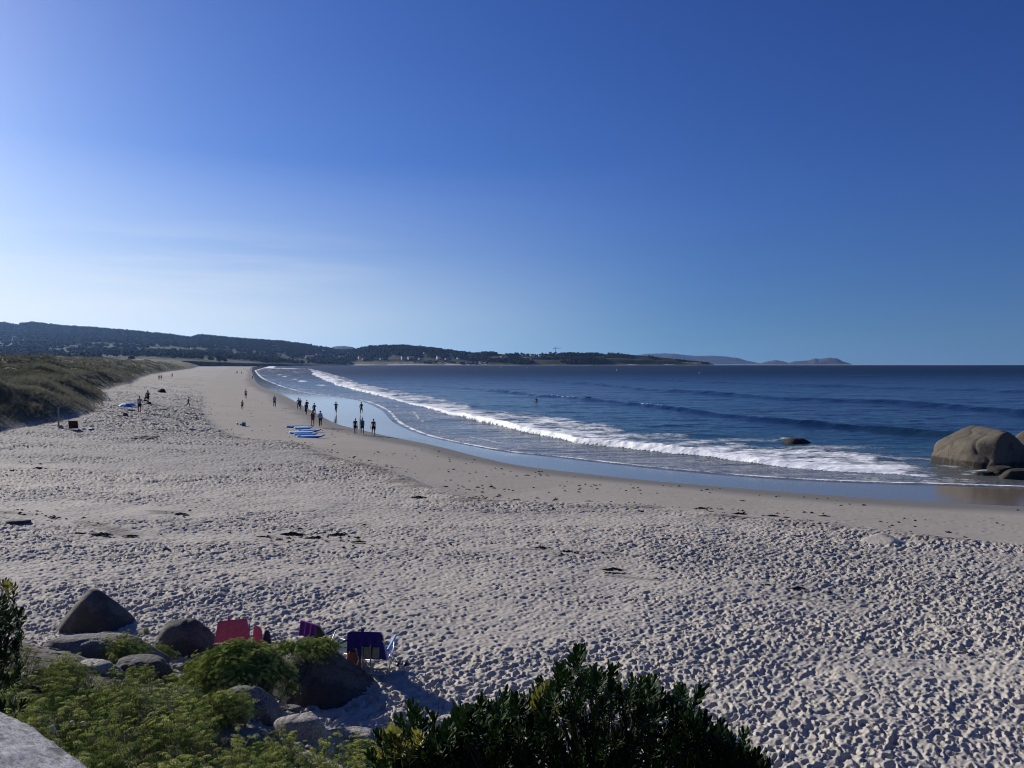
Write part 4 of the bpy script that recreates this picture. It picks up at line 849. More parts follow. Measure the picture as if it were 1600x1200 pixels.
pm = MB(); a_ = c_ - n_ * 0.27 - d_ * 9; b_2 = c_ - n_ * 0.27 + d_ * 9; pm.add([a_ + Vector((0, 0, 5.85)), a_ - n_ * 6 + Vector((0, 0, 5.85)), b_2 - n_ * 6 + Vector((0, 0, 5.85)), b_2 + Vector((0, 0, 5.85))], [(0, 1, 2, 3)])
tag(pm.build('promenade', simple('paving_concrete', (0.36, 0.34, 0.31), 0.9, 0.15, 3)), kind='structure')

# ---------------------------------------------------------------- rock samphire
SL = leafmat('samphire_leaf', (0.065, 0.15, 0.03), (0.19, 0.31, 0.065), 0.42); SU = leafmat('samphire_flower', (0.42, 0.47, 0.09), (0.68, 0.70, 0.24), 0.25, 0.7, 0.1); SD = leafmat('samphire_dry_flower', (0.20, 0.15, 0.06), (0.33, 0.27, 0.12), 0.15, 0.8, 0.1); SST = leafmat('samphire_stem', (0.10, 0.12, 0.045), (0.2, 0.19, 0.09), 0.1, 0.6)
def fleshy(b, p, d, L_, w):
    d = d.normalized(); s = d.cross(Vector((0, 0, 1)) if abs(d.z) < 0.95 else Vector((1, 0, 0))).normalized() * w; u = s.cross(d).normalized() * w * 0.6
    m = p + d * L_ * 0.55; t = p + d * L_ + Vector((0, 0, L_ * 0.08))
    b.add([p, m + s, m + u, m - s, m - u, t], [(0, 1, 2), (0, 2, 3), (0, 3, 4), (0, 4, 1), (5, 2, 1), (5, 3, 2), (5, 4, 3), (5, 1, 4)])
def samphire(i, h=0.30, um=8, leaves=150, dark=False):
    random.seed(300 + i); b = MB()
    for k in range(um):
        a = random.uniform(0, 6.28); rr = random.uniform(0.02, 0.20); top = Vector((rr * math.cos(a), rr * math.sin(a), h * random.uniform(0.75, 1.15) * (1 - rr * 1.1)))
        b.mi = 1; b.tube([Vector((0, 0, -0.02)), top * 0.5 + Vector((0, 0, 0.02)), top], [0.004, 0.003, 0.002], 3, False)
        b.mi = 3 if random.random() < 0.14 else 2; R_ = random.uniform(0.028, 0.05)
        for q in range(13):
            t = 2.4 * q; r = R_ * math.sqrt(q / 13); c = top + Vector((r * math.cos(t), r * math.sin(t), 0.012 - 7 * r * r)); s = random.uniform(0.006, 0.0095)
            b.add([c + Vector((s, 0, 0)), c + Vector((0, s, 0)), c + Vector((-s, 0, 0)), c + Vector((0, -s, 0)), c + Vector((0, 0, s * 0.8)), c - Vector((0, 0, s))], [(0, 1, 4), (1, 2, 4), (2, 3, 4), (3, 0, 4), (1, 0, 5), (2, 1, 5), (3, 2, 5), (0, 3, 5)])
    b.mi = 0
    for k in range(leaves):
        a = random.uniform(0, 6.28); rr = 0.20 * math.sqrt(random.random()); p = Vector((rr * math.cos(a), rr * math.sin(a), h * random.uniform(0.15, 0.92) * (1 - 1.2 * rr)))
        fleshy(b, p, Vector((math.cos(a) * random.uniform(-0.2, 0.9), math.sin(a) * random.uniform(-0.2, 0.9), random.uniform(0.5, 1.2))), random.uniform(0.025, 0.05), random.uniform(0.0022, 0.0042))
    me = b.mesh('samphire'); [me.materials.append(x) for x in (SL, SST, SU, SD)]; return me
SP = [samphire(i) for i in range(4)] + [samphire(4, 0.42, 11, 120), samphire(5, 0.22, 3, 190)]
SPD = [samphire(10 + i, 0.24, 8, 230) for i in range(3)]
def poly_in(px, py, P): return inside(px, py, np.array(P, float))
M1 = [(-400, 1035), (0, 1038), (40, 1050), (60, 1072), (100, 1060), (135, 1080), (165, 1092), (255, 1088), (290, 1096), (325, 1112), (350, 1135), (372, 1150), (340, 1162), (330, 1180), (380, 1200), (430, 1230), (430, 1500), (-700, 1700)]
M2 = [(355, 1195), (420, 1170), (470, 1172), (520, 1180), (590, 1168), (650, 1160), (760, 1190), (900, 1230), (900, 1600), (355, 1600)]
def plants_on_bank(name, label, poly, n, protos, smin=0.7, smax=1.25, yr=(2.3, 15)):
    y = RNG.uniform(*yr, n); x = RNG.uniform(-14, 3, n); z = land(x, y)[0]; px = CX + FOC * x / y; py = HY + FOC * (EYE - z) / y
    k = poly_in(px, py, poly) & (RNG.random(n) < 0.6 + 1.6 * (fbm(x * 1.3, y * 1.3, 3, 121) + 0.2)) & ((x - c_.x) * n_.x + (y - c_.y) * n_.y > 0.42)
    x, y, z = x[k], y[k], z[k]
    o = scatter(name, np.stack([x, y, z - 0.03], 1), zrots(len(x), 0.22), RNG.uniform(smin, smax, len(x)), protos); tag(o, label, None, None, 'stuff'); return o
plants_on_bank('samphire_cover', 'yellow green rock samphire in flower covering the bank at lower left', M1, 5200, SP)
plants_on_bank('samphire_patch', 'rock samphire growing below the pale slab left of the dark shrub', M2, 6500, SP, 0.6, 1.0, (3.0, 13))
def clump(px, py, wpx, hpx, n, label, protos=SP, depth=0.8, smin=0.6, smax=1.0, name='samphire_plant', lift=0.0, D=None, zb=None):
    """one plant: a dome of shoots"""
    if D is None: P = at(px, py)
    else: P = Vector(((px - CX) / FOC * D, D, EYE - (py - HY) / FOC * D if zb is None else zb))
    s = scale_at(P); a = wpx * s / 2; h = hpx * s; r = empty(name, tuple(P)); tag(r, label, 'plant', 'rock samphire plants among the boulders')
    t = RNG.uniform(0, 6.283, n); q = np.sqrt(RNG.random(n)); X = a * q * np.cos(t); Y = a * depth * q * np.sin(t); Z = (h - 0.16) * np.sqrt(np.maximum(0, 1 - q ** 2)) * RNG.uniform(0.75, 1.0, n) + lift
    rt = np.stack([-0.9 * q * np.sin(t), 0.9 * q * np.cos(t), RNG.uniform(0, 6.28, n)], 1)
    f = scatter('foliage', np.stack([X, Y, Z], 1), rt, RNG.uniform(smin, smax, n), protos, r); f['kind'] = 'stuff'
    b = MB()
    for i in range(7):
        a2 = 0.9 * i; b.tube([(0, 0, -0.1), (a * 0.3 * math.cos(a2), a * depth * 0.3 * math.sin(a2), h * 0.35), (a * 0.6 * math.cos(a2), a * depth * 0.6 * math.sin(a2), h * 0.6)], [0.016, 0.011, 0.006], 5)
    b.build('stem', SST, r); return r
clump(374, 1096, 160, 90, 310, 'big dense samphire bush in front of the pink towel chair, spilling over the boulder', SPD, 0.75, 0.7, 1.0, 'samphire_bush')
clump(478, 1024, 98, 21, 74, 'low arm of samphire creeping along the top of the largest boulder', SPD, 0.45, 0.6, 0.9, D=13.4)
clump(338, 1080, 100, 52, 110, 'yellowish samphire at the left foot of the big bush', SP, 0.7)
clump(195, 1040, 66, 34, 34, 'small bright samphire on the low slab under the pointed boulder', SP, 0.6)
clump(228, 991, 14, 9, 5, 'tiny samphire tuft at the right foot of the pointed boulder', SP, 0.6, 0.35, 0.5)
clump(105, 1075, 50, 36, 26, 'samphire between the small dark stone and the flat sunlit slab', SP, 0.7)
clump(222, 1068, 40, 22, 14, 'samphire sprig growing on the face of the dark wedge of rock', SP, 0.6, 0.5, 0.8)
clump(258, 1038, 22, 28, 10, 'upright samphire shoot right of the dark wedge of rock', SP, 0.6, 0.5, 0.8)
clump(355, 1148, 60, 52, 40, 'loose samphire in the sun below the shaded boulder', SP, 0.7, 0.7, 1.1)

# ---------------------------------------------------------------- dark evergreen shrubs close to the wall
SHL = leafmat('shrub_leaf', (0.009, 0.024, 0.006), (0.026, 0.056, 0.013), 0.14, 0.6, 0.12, 12); SHB = simple('shrub_bark', (0.045, 0.037, 0.028), 0.85, 0.3, 30); SHY = leafmat('shrub_yellow_leaf', (0.14, 0.15, 0.03), (0.3, 0.28, 0.06), 0.3, 0.5)
def obleaf(b, p, d, nrm, L_, w):
    d = d.normalized(); s = d.cross(nrm).normalized(); u = s.cross(d).normalized(); V = []
    for t, ww, cu in ((0, 0.25, 0), (0.35, 0.7, 0.02), (0.7, 1.0, 0.05), (0.92, 0.7, 0.03), (1.0, 0.15, 0.0)):
        c = p + d * L_ * t + u * (L_ * cu * 2); V += [c - s * w * ww + u * w * 0.25 * ww, c, c + s * w * ww + u * w * 0.25 * ww]
    F = []
    for i in range(4): a = 3 * i; F += [(a, a + 1, a + 4, a + 3), (a + 1, a + 2, a + 5, a + 4)]
    b.add(V, F)
def rosette(i, mat=SHL, tall=1.0):
    random.seed(500 + i); b = MB(); n = random.randint(22, 30)
    for k in range(n):
        a = 2.4 * k + random.uniform(-0.3, 0.3); up = 0.35 + 1.5 * k / n; p = Vector((0, 0, 0.075 * tall * k / n)); o = Vector((math.cos(a), math.sin(a), up))
        obleaf(b, p + o.normalized() * 0.004, o, Vector((math.cos(a), math.sin(a), -0.3)), random.uniform(0.042, 0.066), random.uniform(0.0075, 0.0115))
    b.tube([(0, 0, -0.05), (0, 0, 0.07)], [0.004, 0.002], 4)
    me = b.mesh('leaf_cluster'); me.materials.append(mat); smoothed(me); return me
RO = [rosette(i) for i in range(6)] + [rosette(7, tall=1.7)]; ROY = rosette(9, SHY)
def shrub(label, top, D0, D1, n, base, bottom=1235, seed=0, yellow=(), dense=1.0, smin=0.95, smax=1.45, fill=0.8):
    """top: outline of the crown against the sand, as a list of picture points; the crown spans D0..D1 in depth"""
    rr = random.Random(seed); B = Vector(base); r = empty('evergreen_shrub', base); tag(r, label, 'shrub', 'dark evergreen shrubs below the promenade')
    xs = [t[0] for t in top]; ys = [t[1] for t in top]; tips = []
    placed = []
    tries = 0
    def put(px, py, D, big=1.0):
        p = Vector(((px - CX) / FOC * D, D, EYE - (py - HY) / FOC * D)); placed.append((px, py)); tips.append((p, big))
    for (x, y) in top[1:-1]: put(x, y + 34, rr.uniform(D0 + 0.2, D1), 1.0)
    while len(tips) < n and tries < 40000:
        tries += 1; px = rr.uniform(xs[0], xs[-1]); yt = float(np.interp(px, xs, ys)); py = yt + 36 + (bottom - yt) * (rr.random() ** 1.25)
        if py > bottom: continue
        if min((abs(px - a) + abs(py - b) for a, b in placed[-60:]), default=99) < 8: continue
        dpt = rr.random(); put(px, py, D0 + (D1 - D0) * dpt)
    for i, (p, big) in enumerate(tips):
        yel = any((CX + FOC * p.x / p.y - a) ** 2 + (HY + FOC * (EYE - p.z) / p.y - b) ** 2 < c * c for a, b, c in yellow) and rr.random() < 0.5
        o = link('leaf_cluster', ROY if yel else rr.choice(RO), None, r, tuple(p - B)); q = p - B
        o.rotation_euler = (rr.uniform(-0.35, 0.35) - 0.10 * q.y, rr.uniform(-0.35, 0.35) + 0.25 * max(-1, min(1, q.x)), rr.uniform(0, 6.28)); sc = rr.uniform(smin * 0.8, smax) * big; o.scale = (sc, sc, sc * rr.uniform(0.9, 1.25))
        if yel: o['label'] = 'yellowing leaf cluster'
    # the rest of the leaf clusters, deeper inside and lower down
    nf = int(n * fill); pts = []
    while len(pts) < nf:
        px = rr.uniform(xs[0], xs[-1]); yt = float(np.interp(px, xs, ys)); py = yt + 68 + (bottom + 20 - yt) * rr.random()
        D = rr.uniform(D0 + 0.1, D1 + 0.3); pts.append([(px - CX) / FOC * D - B.x, D - B.y, EYE - (py - HY) / FOC * D - B.z])
    f_ = scatter('inner_foliage', np.array(pts), zrots(nf, 0.5), RNG.uniform(smin, smax, nf), RO, r); f_['kind'] = 'stuff'
    # limbs: every tip joins the nearest fork
    forks = []
    for k in range(9):
        cl = tips[rr.randrange(len(tips))][0]; forks.append(B.lerp(cl, 0.5) + Vector((0, 0, 0.1)))
    for k, f in enumerate(forks):
        b = MB(); b.tube([B + Vector((rr.uniform(-.1, .1), rr.uniform(-.1, .1), -0.15)), B.lerp(f, 0.5) + Vector((rr.uniform(-.05, .05), 0, 0.05)), f], [0.022, 0.016, 0.011], 6)
        for p, big in tips:
            if min(range(9), key=lambda j: (forks[j] - p).length) == k:
                m_ = f.lerp(p, 0.55) + Vector((rr.uniform(-.03, .03), rr.uniform(-.03, .03), -0.05)); b.tube([f, m_, p - Vector((0, 0, 0.03))], [0.008, 0.0055, 0.0035], 4, False)
        me = b.mesh('branch'); me.transform(Matrix.Translation(-B)); link('branch', me, SHB, r)
    return r
shrub('broad dark evergreen shrub at the bottom centre with one tall upright shoot', [(655, 1150), (672, 1140), (700, 1128), (722, 1104), (740, 1092), (765, 1086), (788, 1080), (812, 1084), (835, 1080), (852, 1052), (868, 1040), (885, 1040), (903, 1008), (918, 1040), (940, 1040), (952, 1038), (968, 1064), (985, 1062), (1000, 1046), (1015, 1060), (1032, 1062), (1050, 1068), (1066, 1064), (1078, 1085), (1090, 1112), (1104, 1140)], 4.5, 5.7, 292, (0.45, 4.9, 3.9), seed=5, yellow=[(850, 1125, 22), (1020, 1120, 14)])
shrub('sparse dark shrub with upright shoots left of the broad evergreen shrub', [(585, 1165), (598, 1140), (612, 1132), (628, 1150), (643, 1098), (652, 1130), (672, 1140), (690, 1132), (712, 1120), (718, 1112), (730, 1150)], 4.6, 5.3, 92, (-0.6, 4.7, 3.95), seed=9, yellow=[(640, 1185, 30), (610, 1190, 20)])
shrub('low dark shrub sloping down at the right end of the evergreen shrubs', [(1078, 1140), (1092, 1112), (1105, 1132), (1122, 1140), (1140, 1150), (1158, 1160), (1172, 1168), (1190, 1186), (1212, 1205)], 4.5, 5.4, 120, (1.35, 4.7, 3.95), seed=13)
shrub('dark evergreen bush at the left edge in front of the pointed boulder', [(-60, 890), (-30, 885), (-8, 890), (4, 888), (14, 894), (22, 900), (24, 930), (32, 950), (34, 965)], 6.0, 6.9, 70, (-4.45, 6.5, 4.35), bottom=1035, seed=17, yellow=[(10, 935, 10)], smin=0.75, smax=1.1)

# ---------------------------------------------------------------- people
SKIN_TAN = simple('skin_tanned', (0.36, 0.20, 0.13), 0.6, 0.08, 5); SKIN = simple('skin', (0.50, 0.31, 0.22), 0.6, 0.08, 5)
HAIR_D = simple('dark_hair', (0.02, 0.015, 0.01), 0.6, 0.2, 40); HAIR_G = simple('grey_hair', (0.28, 0.26, 0.24), 0.7, 0.2, 40)
def cloth(name, c): return simple(name, c, 0.85, 0.12, 14)
NEO = simple('neoprene', (0.012, 0.012, 0.014), 0.55, 0.2, 10, spec=0.4)
EYEM = simple('eye_dark', (0.02, 0.02, 0.02), 0.3, 0.1, 10)
def skeleton(pose):
    """joints of a standing or moving figure facing +Y, 1.75 m tall; returns {name: (co, radius)} and the bones"""
    g = pose.get; J = {}; lean = g('lean', 0.03)
    hipz = g('hip', 0.93); J['pelvis'] = (Vector((0, 0, hipz)), (0.135, 0.10)); sp = Vector((0, math.sin(lean), math.cos(lean)))
    J['belly'] = (J['pelvis'][0] + sp * 0.17, (0.122, 0.092)); J['chest'] = (J['pelvis'][0] + sp * 0.37, (0.148, 0.105)); J['neckbase'] = (J['pelvis'][0] + sp * 0.525, (0.07, 0.06))
    J['neck'] = (J['pelvis'][0] + sp * 0.585 + Vector((0, 0.01, 0)), (0.05, 0.052)); hd = J['pelvis'][0] + sp * 0.69 + Vector((0, 0.025, 0)); J['head'] = (hd, (0.072, 0.088)); J['crown'] = (hd + Vector((0, -0.005, 0.085)), (0.055, 0.066))
    J['nose'] = (hd + Vector((0, 0.108, -0.01)), (0.011, 0.014)); J['chin'] = (hd + Vector((0, 0.062, -0.075)), (0.026, 0.026))
    Bn = [('pelvis', 'belly'), ('belly', 'chest'), ('chest', 'neckbase'), ('neckbase', 'neck'), ('neck', 'head'), ('head', 'crown'), ('head', 'nose'), ('neck', 'chin')]
    for s, sg in (('l', -1), ('r', 1)):
        J['ear' + s] = (hd + Vector((sg * 0.088, 0.0, -0.005)), (0.012, 0.02)); Bn.append(('head', 'ear' + s))
        sh = J['pelvis'][0] + sp * 0.50 + Vector((sg * 0.17, 0, 0)); J['sh' + s] = (sh, (0.055, 0.052))
        a, e, out = g('arm_' + s, (0.0, 0.15, 0.12)); d = Vector((sg * math.sin(out), math.sin(a) * math.cos(out), -math.cos(a) * math.cos(out)))
        el = sh + d * 0.29; d2 = Vector((sg * math.sin(out) * (1 - 2.2 * min(e, 0.6)) * 0.8, math.sin(a + e), -math.cos(a + e))).normalized(); wr_ = el + d2 * 0.25; hd_ = wr_ + d2 * 0.075
        J['el' + s] = (el, (0.040, 0.040)); J['fo' + s] = (el.lerp(wr_, 0.3), (0.041, 0.038)); J['wr' + s] = (wr_, (0.026, 0.022)); J['ha' + s] = (hd_, (0.036, 0.018))
        Bn += [('chest', 'sh' + s), ('sh' + s, 'el' + s), ('el' + s, 'fo' + s), ('fo' + s, 'wr' + s), ('wr' + s, 'ha' + s)]
        side = d2.cross(Vector((sg, 0, 0))).normalized()      # across the palm
        for k in range(4):
            o = side * (-0.024 + 0.016 * k); L1 = (0.036, 0.042, 0.040, 0.030)[k]; p1 = hd_ + o + d2 * L1; p2 = p1 + d2 * L1 * 0.7 + Vector((-sg * 0.012, 0, 0))
            J['f%s%da' % (s, k)] = (p1, (0.009, 0.009)); J['f%s%db' % (s, k)] = (p2, (0.0075, 0.0075)); Bn += [('ha' + s, 'f%s%da' % (s, k)), ('f%s%da' % (s, k), 'f%s%db' % (s, k))]
        p1 = wr_ + d2 * 0.035 + side * -0.040; J['t%sa' % s] = (p1, (0.011, 0.011)); J['t%sb' % s] = (p1 + d2 * 0.035 - side * 0.008, (0.009, 0.009)); Bn += [('wr' + s, 't%sa' % s), ('t%sa' % s, 't%sb' % s)]
        th, kn = g('leg_' + s, (0.0, 0.05)); hp = J['pelvis'][0] + Vector((sg * 0.088, 0, -0.045)); d = Vector((sg * 0.03, math.sin(th), -math.cos(th)))
        k_ = hp + d * 0.41; d2 = Vector((0, math.sin(th - kn), -math.cos(th - kn))); an = k_ + d2 * 0.40
        J['hp' + s] = (hp, (0.092, 0.098)); J['kn' + s] = (k_, (0.056, 0.058)); J['ca' + s] = (k_.lerp(an, 0.32), (0.052, 0.057)); J['an' + s] = (an, (0.034, 0.038)); ft = Vector((0, math.cos(th - kn), math.sin(th - kn) * 0.9)) if kn > 0.6 else Vector((0, 1, 0))
        J['he' + s] = (an + Vector((0, 0, -0.04)) - ft * 0.03, (0.032, 0.03)); J['to' + s] = (an + ft * 0.14 + Vector((sg * 0.015, 0, -0.055 if kn <= 0.6 else -0.03)), (0.040, 0.020))
        Bn += [('pelvis', 'hp' + s), ('hp' + s, 'kn' + s), ('kn' + s, 'ca' + s), ('ca' + s, 'an' + s), ('an' + s, 'to' + s), ('an' + s, 'he' + s)]
    low = min(v[0].z - 0.035 for n_, v in J.items() if n_[:2] in ('to', 'he')); 
    for n_ in J: J[n_][0].z -= low
    return J, Bn
DG = None
def skin_mesh(name, J, Bn, keep=None, grow=0.0, root='pelvis', sub=1, rad=None):
    names = [n_ for n_ in J if keep is None or n_ in keep]; ix = {n_: i for i, n_ in enumerate(names)}
    me = bpy.data.meshes.new(name); me.from_pydata([tuple(J[n_][0]) for n_ in names], [(ix[a], ix[b]) for a, b in Bn if a in ix and b in ix], [])
    o = bpy.data.objects.new(name, me); SC.collection.objects.link(o)
    o.modifiers.new('skin', 'SKIN').use_smooth_shade = True; sb = o.modifiers.new('sub', 'SUBSURF'); sb.levels = sub; sb.render_levels = sub
    if not me.skin_vertices: 
        me.skin_vertices.new() if hasattr(me.skin_vertices, 'new') else None
    sv = me.skin_vertices[0].data
    for n_, i in ix.items():
        r = (rad or {}).get(n_, J[n_][1]); sv[i].radius = (r[0] + grow, r[1] + grow); sv[i].use_root = (n_ == root)
    bpy.context.view_layer.update(); dg = bpy.context.evaluated_depsgraph_get(); nm = bpy.data.meshes.new_from_object(o.evaluated_get(dg)); bpy.data.objects.remove(o); nm.name = name; smoothed(nm); return nm
def ensure_skin(me): pass
TORSO = ['pelvis', 'belly', 'chest', 'neckbase', 'shl', 'shr']
KEEP = {'tshirt': TORSO + ['ell', 'elr'], 'jacket': TORSO + ['ell', 'elr', 'fol', 'for', 'wrl', 'wrr'], 'shorts': ['pelvis', 'hpl', 'hpr', 'knl', 'knr'], 'wetsuit': TORSO + ['neck', 'ell', 'elr', 'fol', 'for', 'wrl', 'wrr', 'hpl', 'hpr', 'knl', 'knr', 'cal', 'car', 'anl', 'anr'],
        'leggings': ['pelvis', 'hpl', 'hpr', 'knl', 'knr', 'cal', 'car', 'anl', 'anr'], 'dress': TORSO + ['hpl', 'hpr']}
GROW = {'tshirt': 0.014, 'jacket': 0.02, 'shorts': 0.014, 'wetsuit': 0.005, 'leggings': 0.008, 'dress': 0.02}
POSES = {
 'jog1': dict(lean=0.12, leg_l=(0.55, 0.5), leg_r=(-0.35, 1.0), arm_l=(-0.6, 1.4, 0.25), arm_r=(0.45, 1.5, 0.25)),
 'jog2': dict(lean=0.10, leg_l=(-0.25, 1.1), leg_r=(0.42, 0.35), arm_l=(0.4, 1.5, 0.3), arm_r=(-0.5, 1.4, 0.3)),
 'walk1': dict(lean=0.03, leg_l=(0.28, 0.08), leg_r=(-0.26, 0.20), arm_l=(-0.35, 0.2, 0.06), arm_r=(0.4, 0.3, 0.06)),
 'walk2': dict(lean=0.03, leg_l=(-0.22, 0.18), leg_r=(0.24, 0.06), arm_l=(0.3, 0.35, 0.07), arm_r=(-0.3, 0.1, 0.10)),
 'stand': dict(lean=0.0, leg_l=(0.03, 0.05), leg_r=(-0.03, 0.03), arm_l=(0.15, 0.9, 0.22), arm_r=(0.15, 0.9, 0.2)),
 'swing': dict(lean=0.06, leg_l=(0.30, 0.1), leg_r=(-0.28, 0.25), arm_l=(-0.2, 0.15, 0.12), arm_r=(0.3, 0.15, 0.38))}
_SK = {}; _ME = {}
def part_mesh(pose, what):
    if pose not in _SK: _SK[pose] = skeleton(POSES[pose])
    J, Bn = _SK[pose]; k = (pose, what)
    if k not in _ME:
        if what == 'body': _ME[k] = skin_mesh('body', J, Bn)
        else:
            # garments are cut short of the last joint they cover
            J2 = {a: (b[0].copy(), b[1]) for a, b in J.items()}; B2 = list(Bn)
            if what == 'tshirt':
                for s in 'lr': J2['el' + s] = (J['sh' + s][0].lerp(J['el' + s][0], 0.62), (0.046, 0.046))
            if what == 'shorts':
                for s in 'lr': J2['kn' + s] = (J['hp' + s][0].lerp(J['kn' + s][0], 0.72), (0.082, 0.082))
                J2['pelvis'] = (J['pelvis'][0] + Vector((0, 0, 0.02)), (0.135, 0.10))
            if what == 'dress':
                for s in 'lr': J2['hp' + s] = (J['hp' + s][0].lerp(J['kn' + s][0], 0.45), (0.10, 0.10))
            _ME[k] = skin_mesh(what, J2, B2, KEEP[what], GROW[what])
    return _ME[k]
HEADB = {}
def head_thing(pose, kind):
    J, _ = _SK[pose]; h = J['head'][0]; b = MB(); v, f = ico(3)
    if kind == 'hair':
        w = np.array([(x * 0.092, y * 0.108 - 0.012, z * 0.108 + 0.03) for x, y, z in v if True]); ok = [i for i, (x, y, z) in enumerate(v) if not (y > 0.25 and z < 0.35) and z > -0.55]
    elif kind == 'longhair':
        w = np.array([(x * 0.10, y * 0.115 - 0.02, z * (0.115 if z > 0 else 0.20) + 0.02) for x, y, z in v]); ok = [i for i, (x, y, z) in enumerate(v) if not (y > 0.2 and z < 0.35)]
    elif kind == 'cap':
        w = np.array([(x * 0.105, y * 0.12 + (0.07 if (y > 0.6 and z < 0.35) else 0), z * 0.11 + 0.05) for x, y, z in v]); ok = [i for i, (x, y, z) in enumerate(v) if z > -0.05]
    else:   # brimmed hat
        w = np.array([(x * (0.10 if z > 0.1 else 0.17), y * (0.115 if z > 0.1 else 0.18), z * 0.115 + 0.05) for x, y, z in v]); ok = [i for i, (x, y, z) in enumerate(v) if z > -0.08]
    o = set(ok); b.add([Vector(p) + h for p in w], [t for t in f if all(i in o for i in t)]); return b.mesh(kind, True)
def person(px, py, hpx, pose, rz, label, clothes, skin=SKIN, head=('hair', HAIR_D), group=None, P=None, tall=None, extra=None):
    P = at(px, py) if P is None else P; H_ = hpx * scale_at(P) if tall is None else tall; H_ = min(1.92, max(1.1, H_)) if tall is None else tall
    r = empty('person', tuple(P), rz); tag(r, label, 'person', group); s = H_ / 1.78; r.scale = (s, s, s)
    link('body', part_mesh(pose, 'body').copy() if False else part_mesh(pose, 'body'), None, r)
    o = r.children[-1] if r.children else [c for c in SC.objects if c.parent == r][-1]
    if not o.data.materials: o.data.materials.append(skin)
    if o.data.materials[0] != skin:
        o.data = o.data.copy(); o.data.materials.clear(); o.data.materials.append(skin)
    for what, m in clothes:
        me = part_mesh(pose, what)
        if me.materials and me.materials[0] != m: me = me.copy(); me.materials.clear()
        if not me.materials: me.materials.append(m)
        link(what, me, None, r)
    if head: link(head[0].replace('longhair', 'hair'), head_thing(pose, head[0]), head[1], r)
    hd = _SK[pose][0]['head'][0]; em = None
    for sx in (-1, 1):
        if em is None: b = MB(); b.blob((0, 0, 0), 0.011, 6, 4); e_ = b.build('eye', EYEM, r); em = e_.data
        else: e_ = link('eye', em, None, r)
        e_.location = hd + Vector((sx * 0.032, 0.084, 0.012))
    if extra: extra(r, _SK[pose][0])
    return r
AWAY, FACE = 0.35, math.pi + 0.35
JG = 'wetsuited joggers on the wet sand'
W_ = [('wetsuit', NEO)]
person(466.4, 640, 20, 'jog1', AWAY, 'jogger in black wetsuit furthest left, half hidden behind a second jogger', W_, group=JG)
person(469, 641.5, 19.5, 'jog2', AWAY, 'jogger in black wetsuit overlapping the leftmost one, at the edge of dry sand', W_, group=JG)
person(479.5, 644.5, 21, 'jog1', AWAY, 'jogger in black wetsuit just behind the third one from the left', W_, group=JG)
person(478, 649, 20, 'jog2', AWAY, 'jogger in black wetsuit third from the left, nearer one of an overlapping pair', W_, group=JG)
person(491, 650.5, 21.5, 'jog1', AWAY, 'jogger in black wetsuit right behind the woman in the maroon dress', W_, group=JG)
person(525, 647, 20, 'jog2', AWAY, 'jogger in black wetsuit alone on the mirror wet sand, left of two', W_, group=JG)
person(564.6, 648, 20.5, 'jog1', AWAY, 'jogger in black wetsuit on the mirror wet sand, rightmost one', W_, group=JG)
C_MAR = cloth('maroon_cotton', (0.16, 0.03, 0.05)); C_LBL = cloth('pale_blue_cotton', (0.34, 0.38, 0.52)); C_NAVY = cloth('navy_cotton', (0.015, 0.018, 0.045)); C_WHT = cloth('white_cotton', (0.62, 0.63, 0.68)); C_TEAL = cloth('teal_cotton', (0.04, 0.15, 0.15)); C_BLK = cloth('black_cotton', (0.015, 0.014, 0.016)); C_GRY = cloth('grey_blue_cotton', (0.26, 0.30, 0.42)); C_BRN = cloth('brown_cotton', (0.10, 0.05, 0.045)); C_RED = cloth('dark_red_cotton', (0.12, 0.025, 0.035)); C_STRAW = cloth('straw', (0.5, 0.42, 0.28))
person(488.5, 667, 27, 'walk1', FACE, 'woman in maroon dress walking between the blue surfboards and the water', [('dress', C_MAR)], SKIN_TAN, ('longhair', HAIR_D))
person(500.5, 667.5, 25.5, 'walk2', AWAY, 'woman in pale blue jacket and dark leggings beside the maroon dress', [('jacket', C_LBL), ('leggings', C_NAVY)], SKIN, ('hat', C_NAVY))
def bag_side(r, J):
    b = MB(); h = J['hal'][0]; b.box((h.x, h.y, h.z - 0.14), (0.06, 0.2, 0.24)); b.tube([(h.x, h.y - 0.08, h.z - 0.03), (h.x, h.y, h.z + 0.03), (h.x, h.y + 0.08, h.z - 0.03)], 0.008, 4); o = b.build('shoulder_bag', C_BLK, r)
person(555, 679, 25.5, 'walk2', FACE, 'walker in dark top and pale cap, left one of three at the wet edge', [('tshirt', C_BLK), ('shorts', C_NAVY)], SKIN_TAN, ('cap', C_WHT), extra=bag_side)
person(566, 679, 26, 'walk1', FACE, 'walker in teal top and white hat, middle one of three at the wet edge', [('jacket', C_TEAL), ('shorts', C_BLK)], SKIN_TAN, ('hat', C_WHT))
def flip(r, J):
    for sfx in 'lr':
        h = J['ha' + sfx][0]; b = MB(); b.box((h.x, h.y + 0.02, h.z - 0.10), (0.03, 0.10, 0.24)); b.build('sandal_in_hand', C_BLK, r)
person(583.5, 681, 27, 'swing', FACE, 'man in brown top carrying dark sandals, right one of three at the wet edge', [('tshirt', C_BRN), ('shorts', C_BLK)], SKIN_TAN, ('hair', HAIR_D), extra=flip)
person(429, 636.5, 19.5, 'walk1', AWAY, 'man in pale grey shirt and dark trousers walking alone up the smooth sand', [('jacket', C_GRY), ('leggings', C_NAVY)], SKIN, ('hair', HAIR_G))
person(384, 623.5, 15.5, 'walk2', AWAY, 'bare chested man in dark shorts, farther of two left of the grey shirt', [('shorts', C_NAVY)], SKIN, ('hair', HAIR_D))
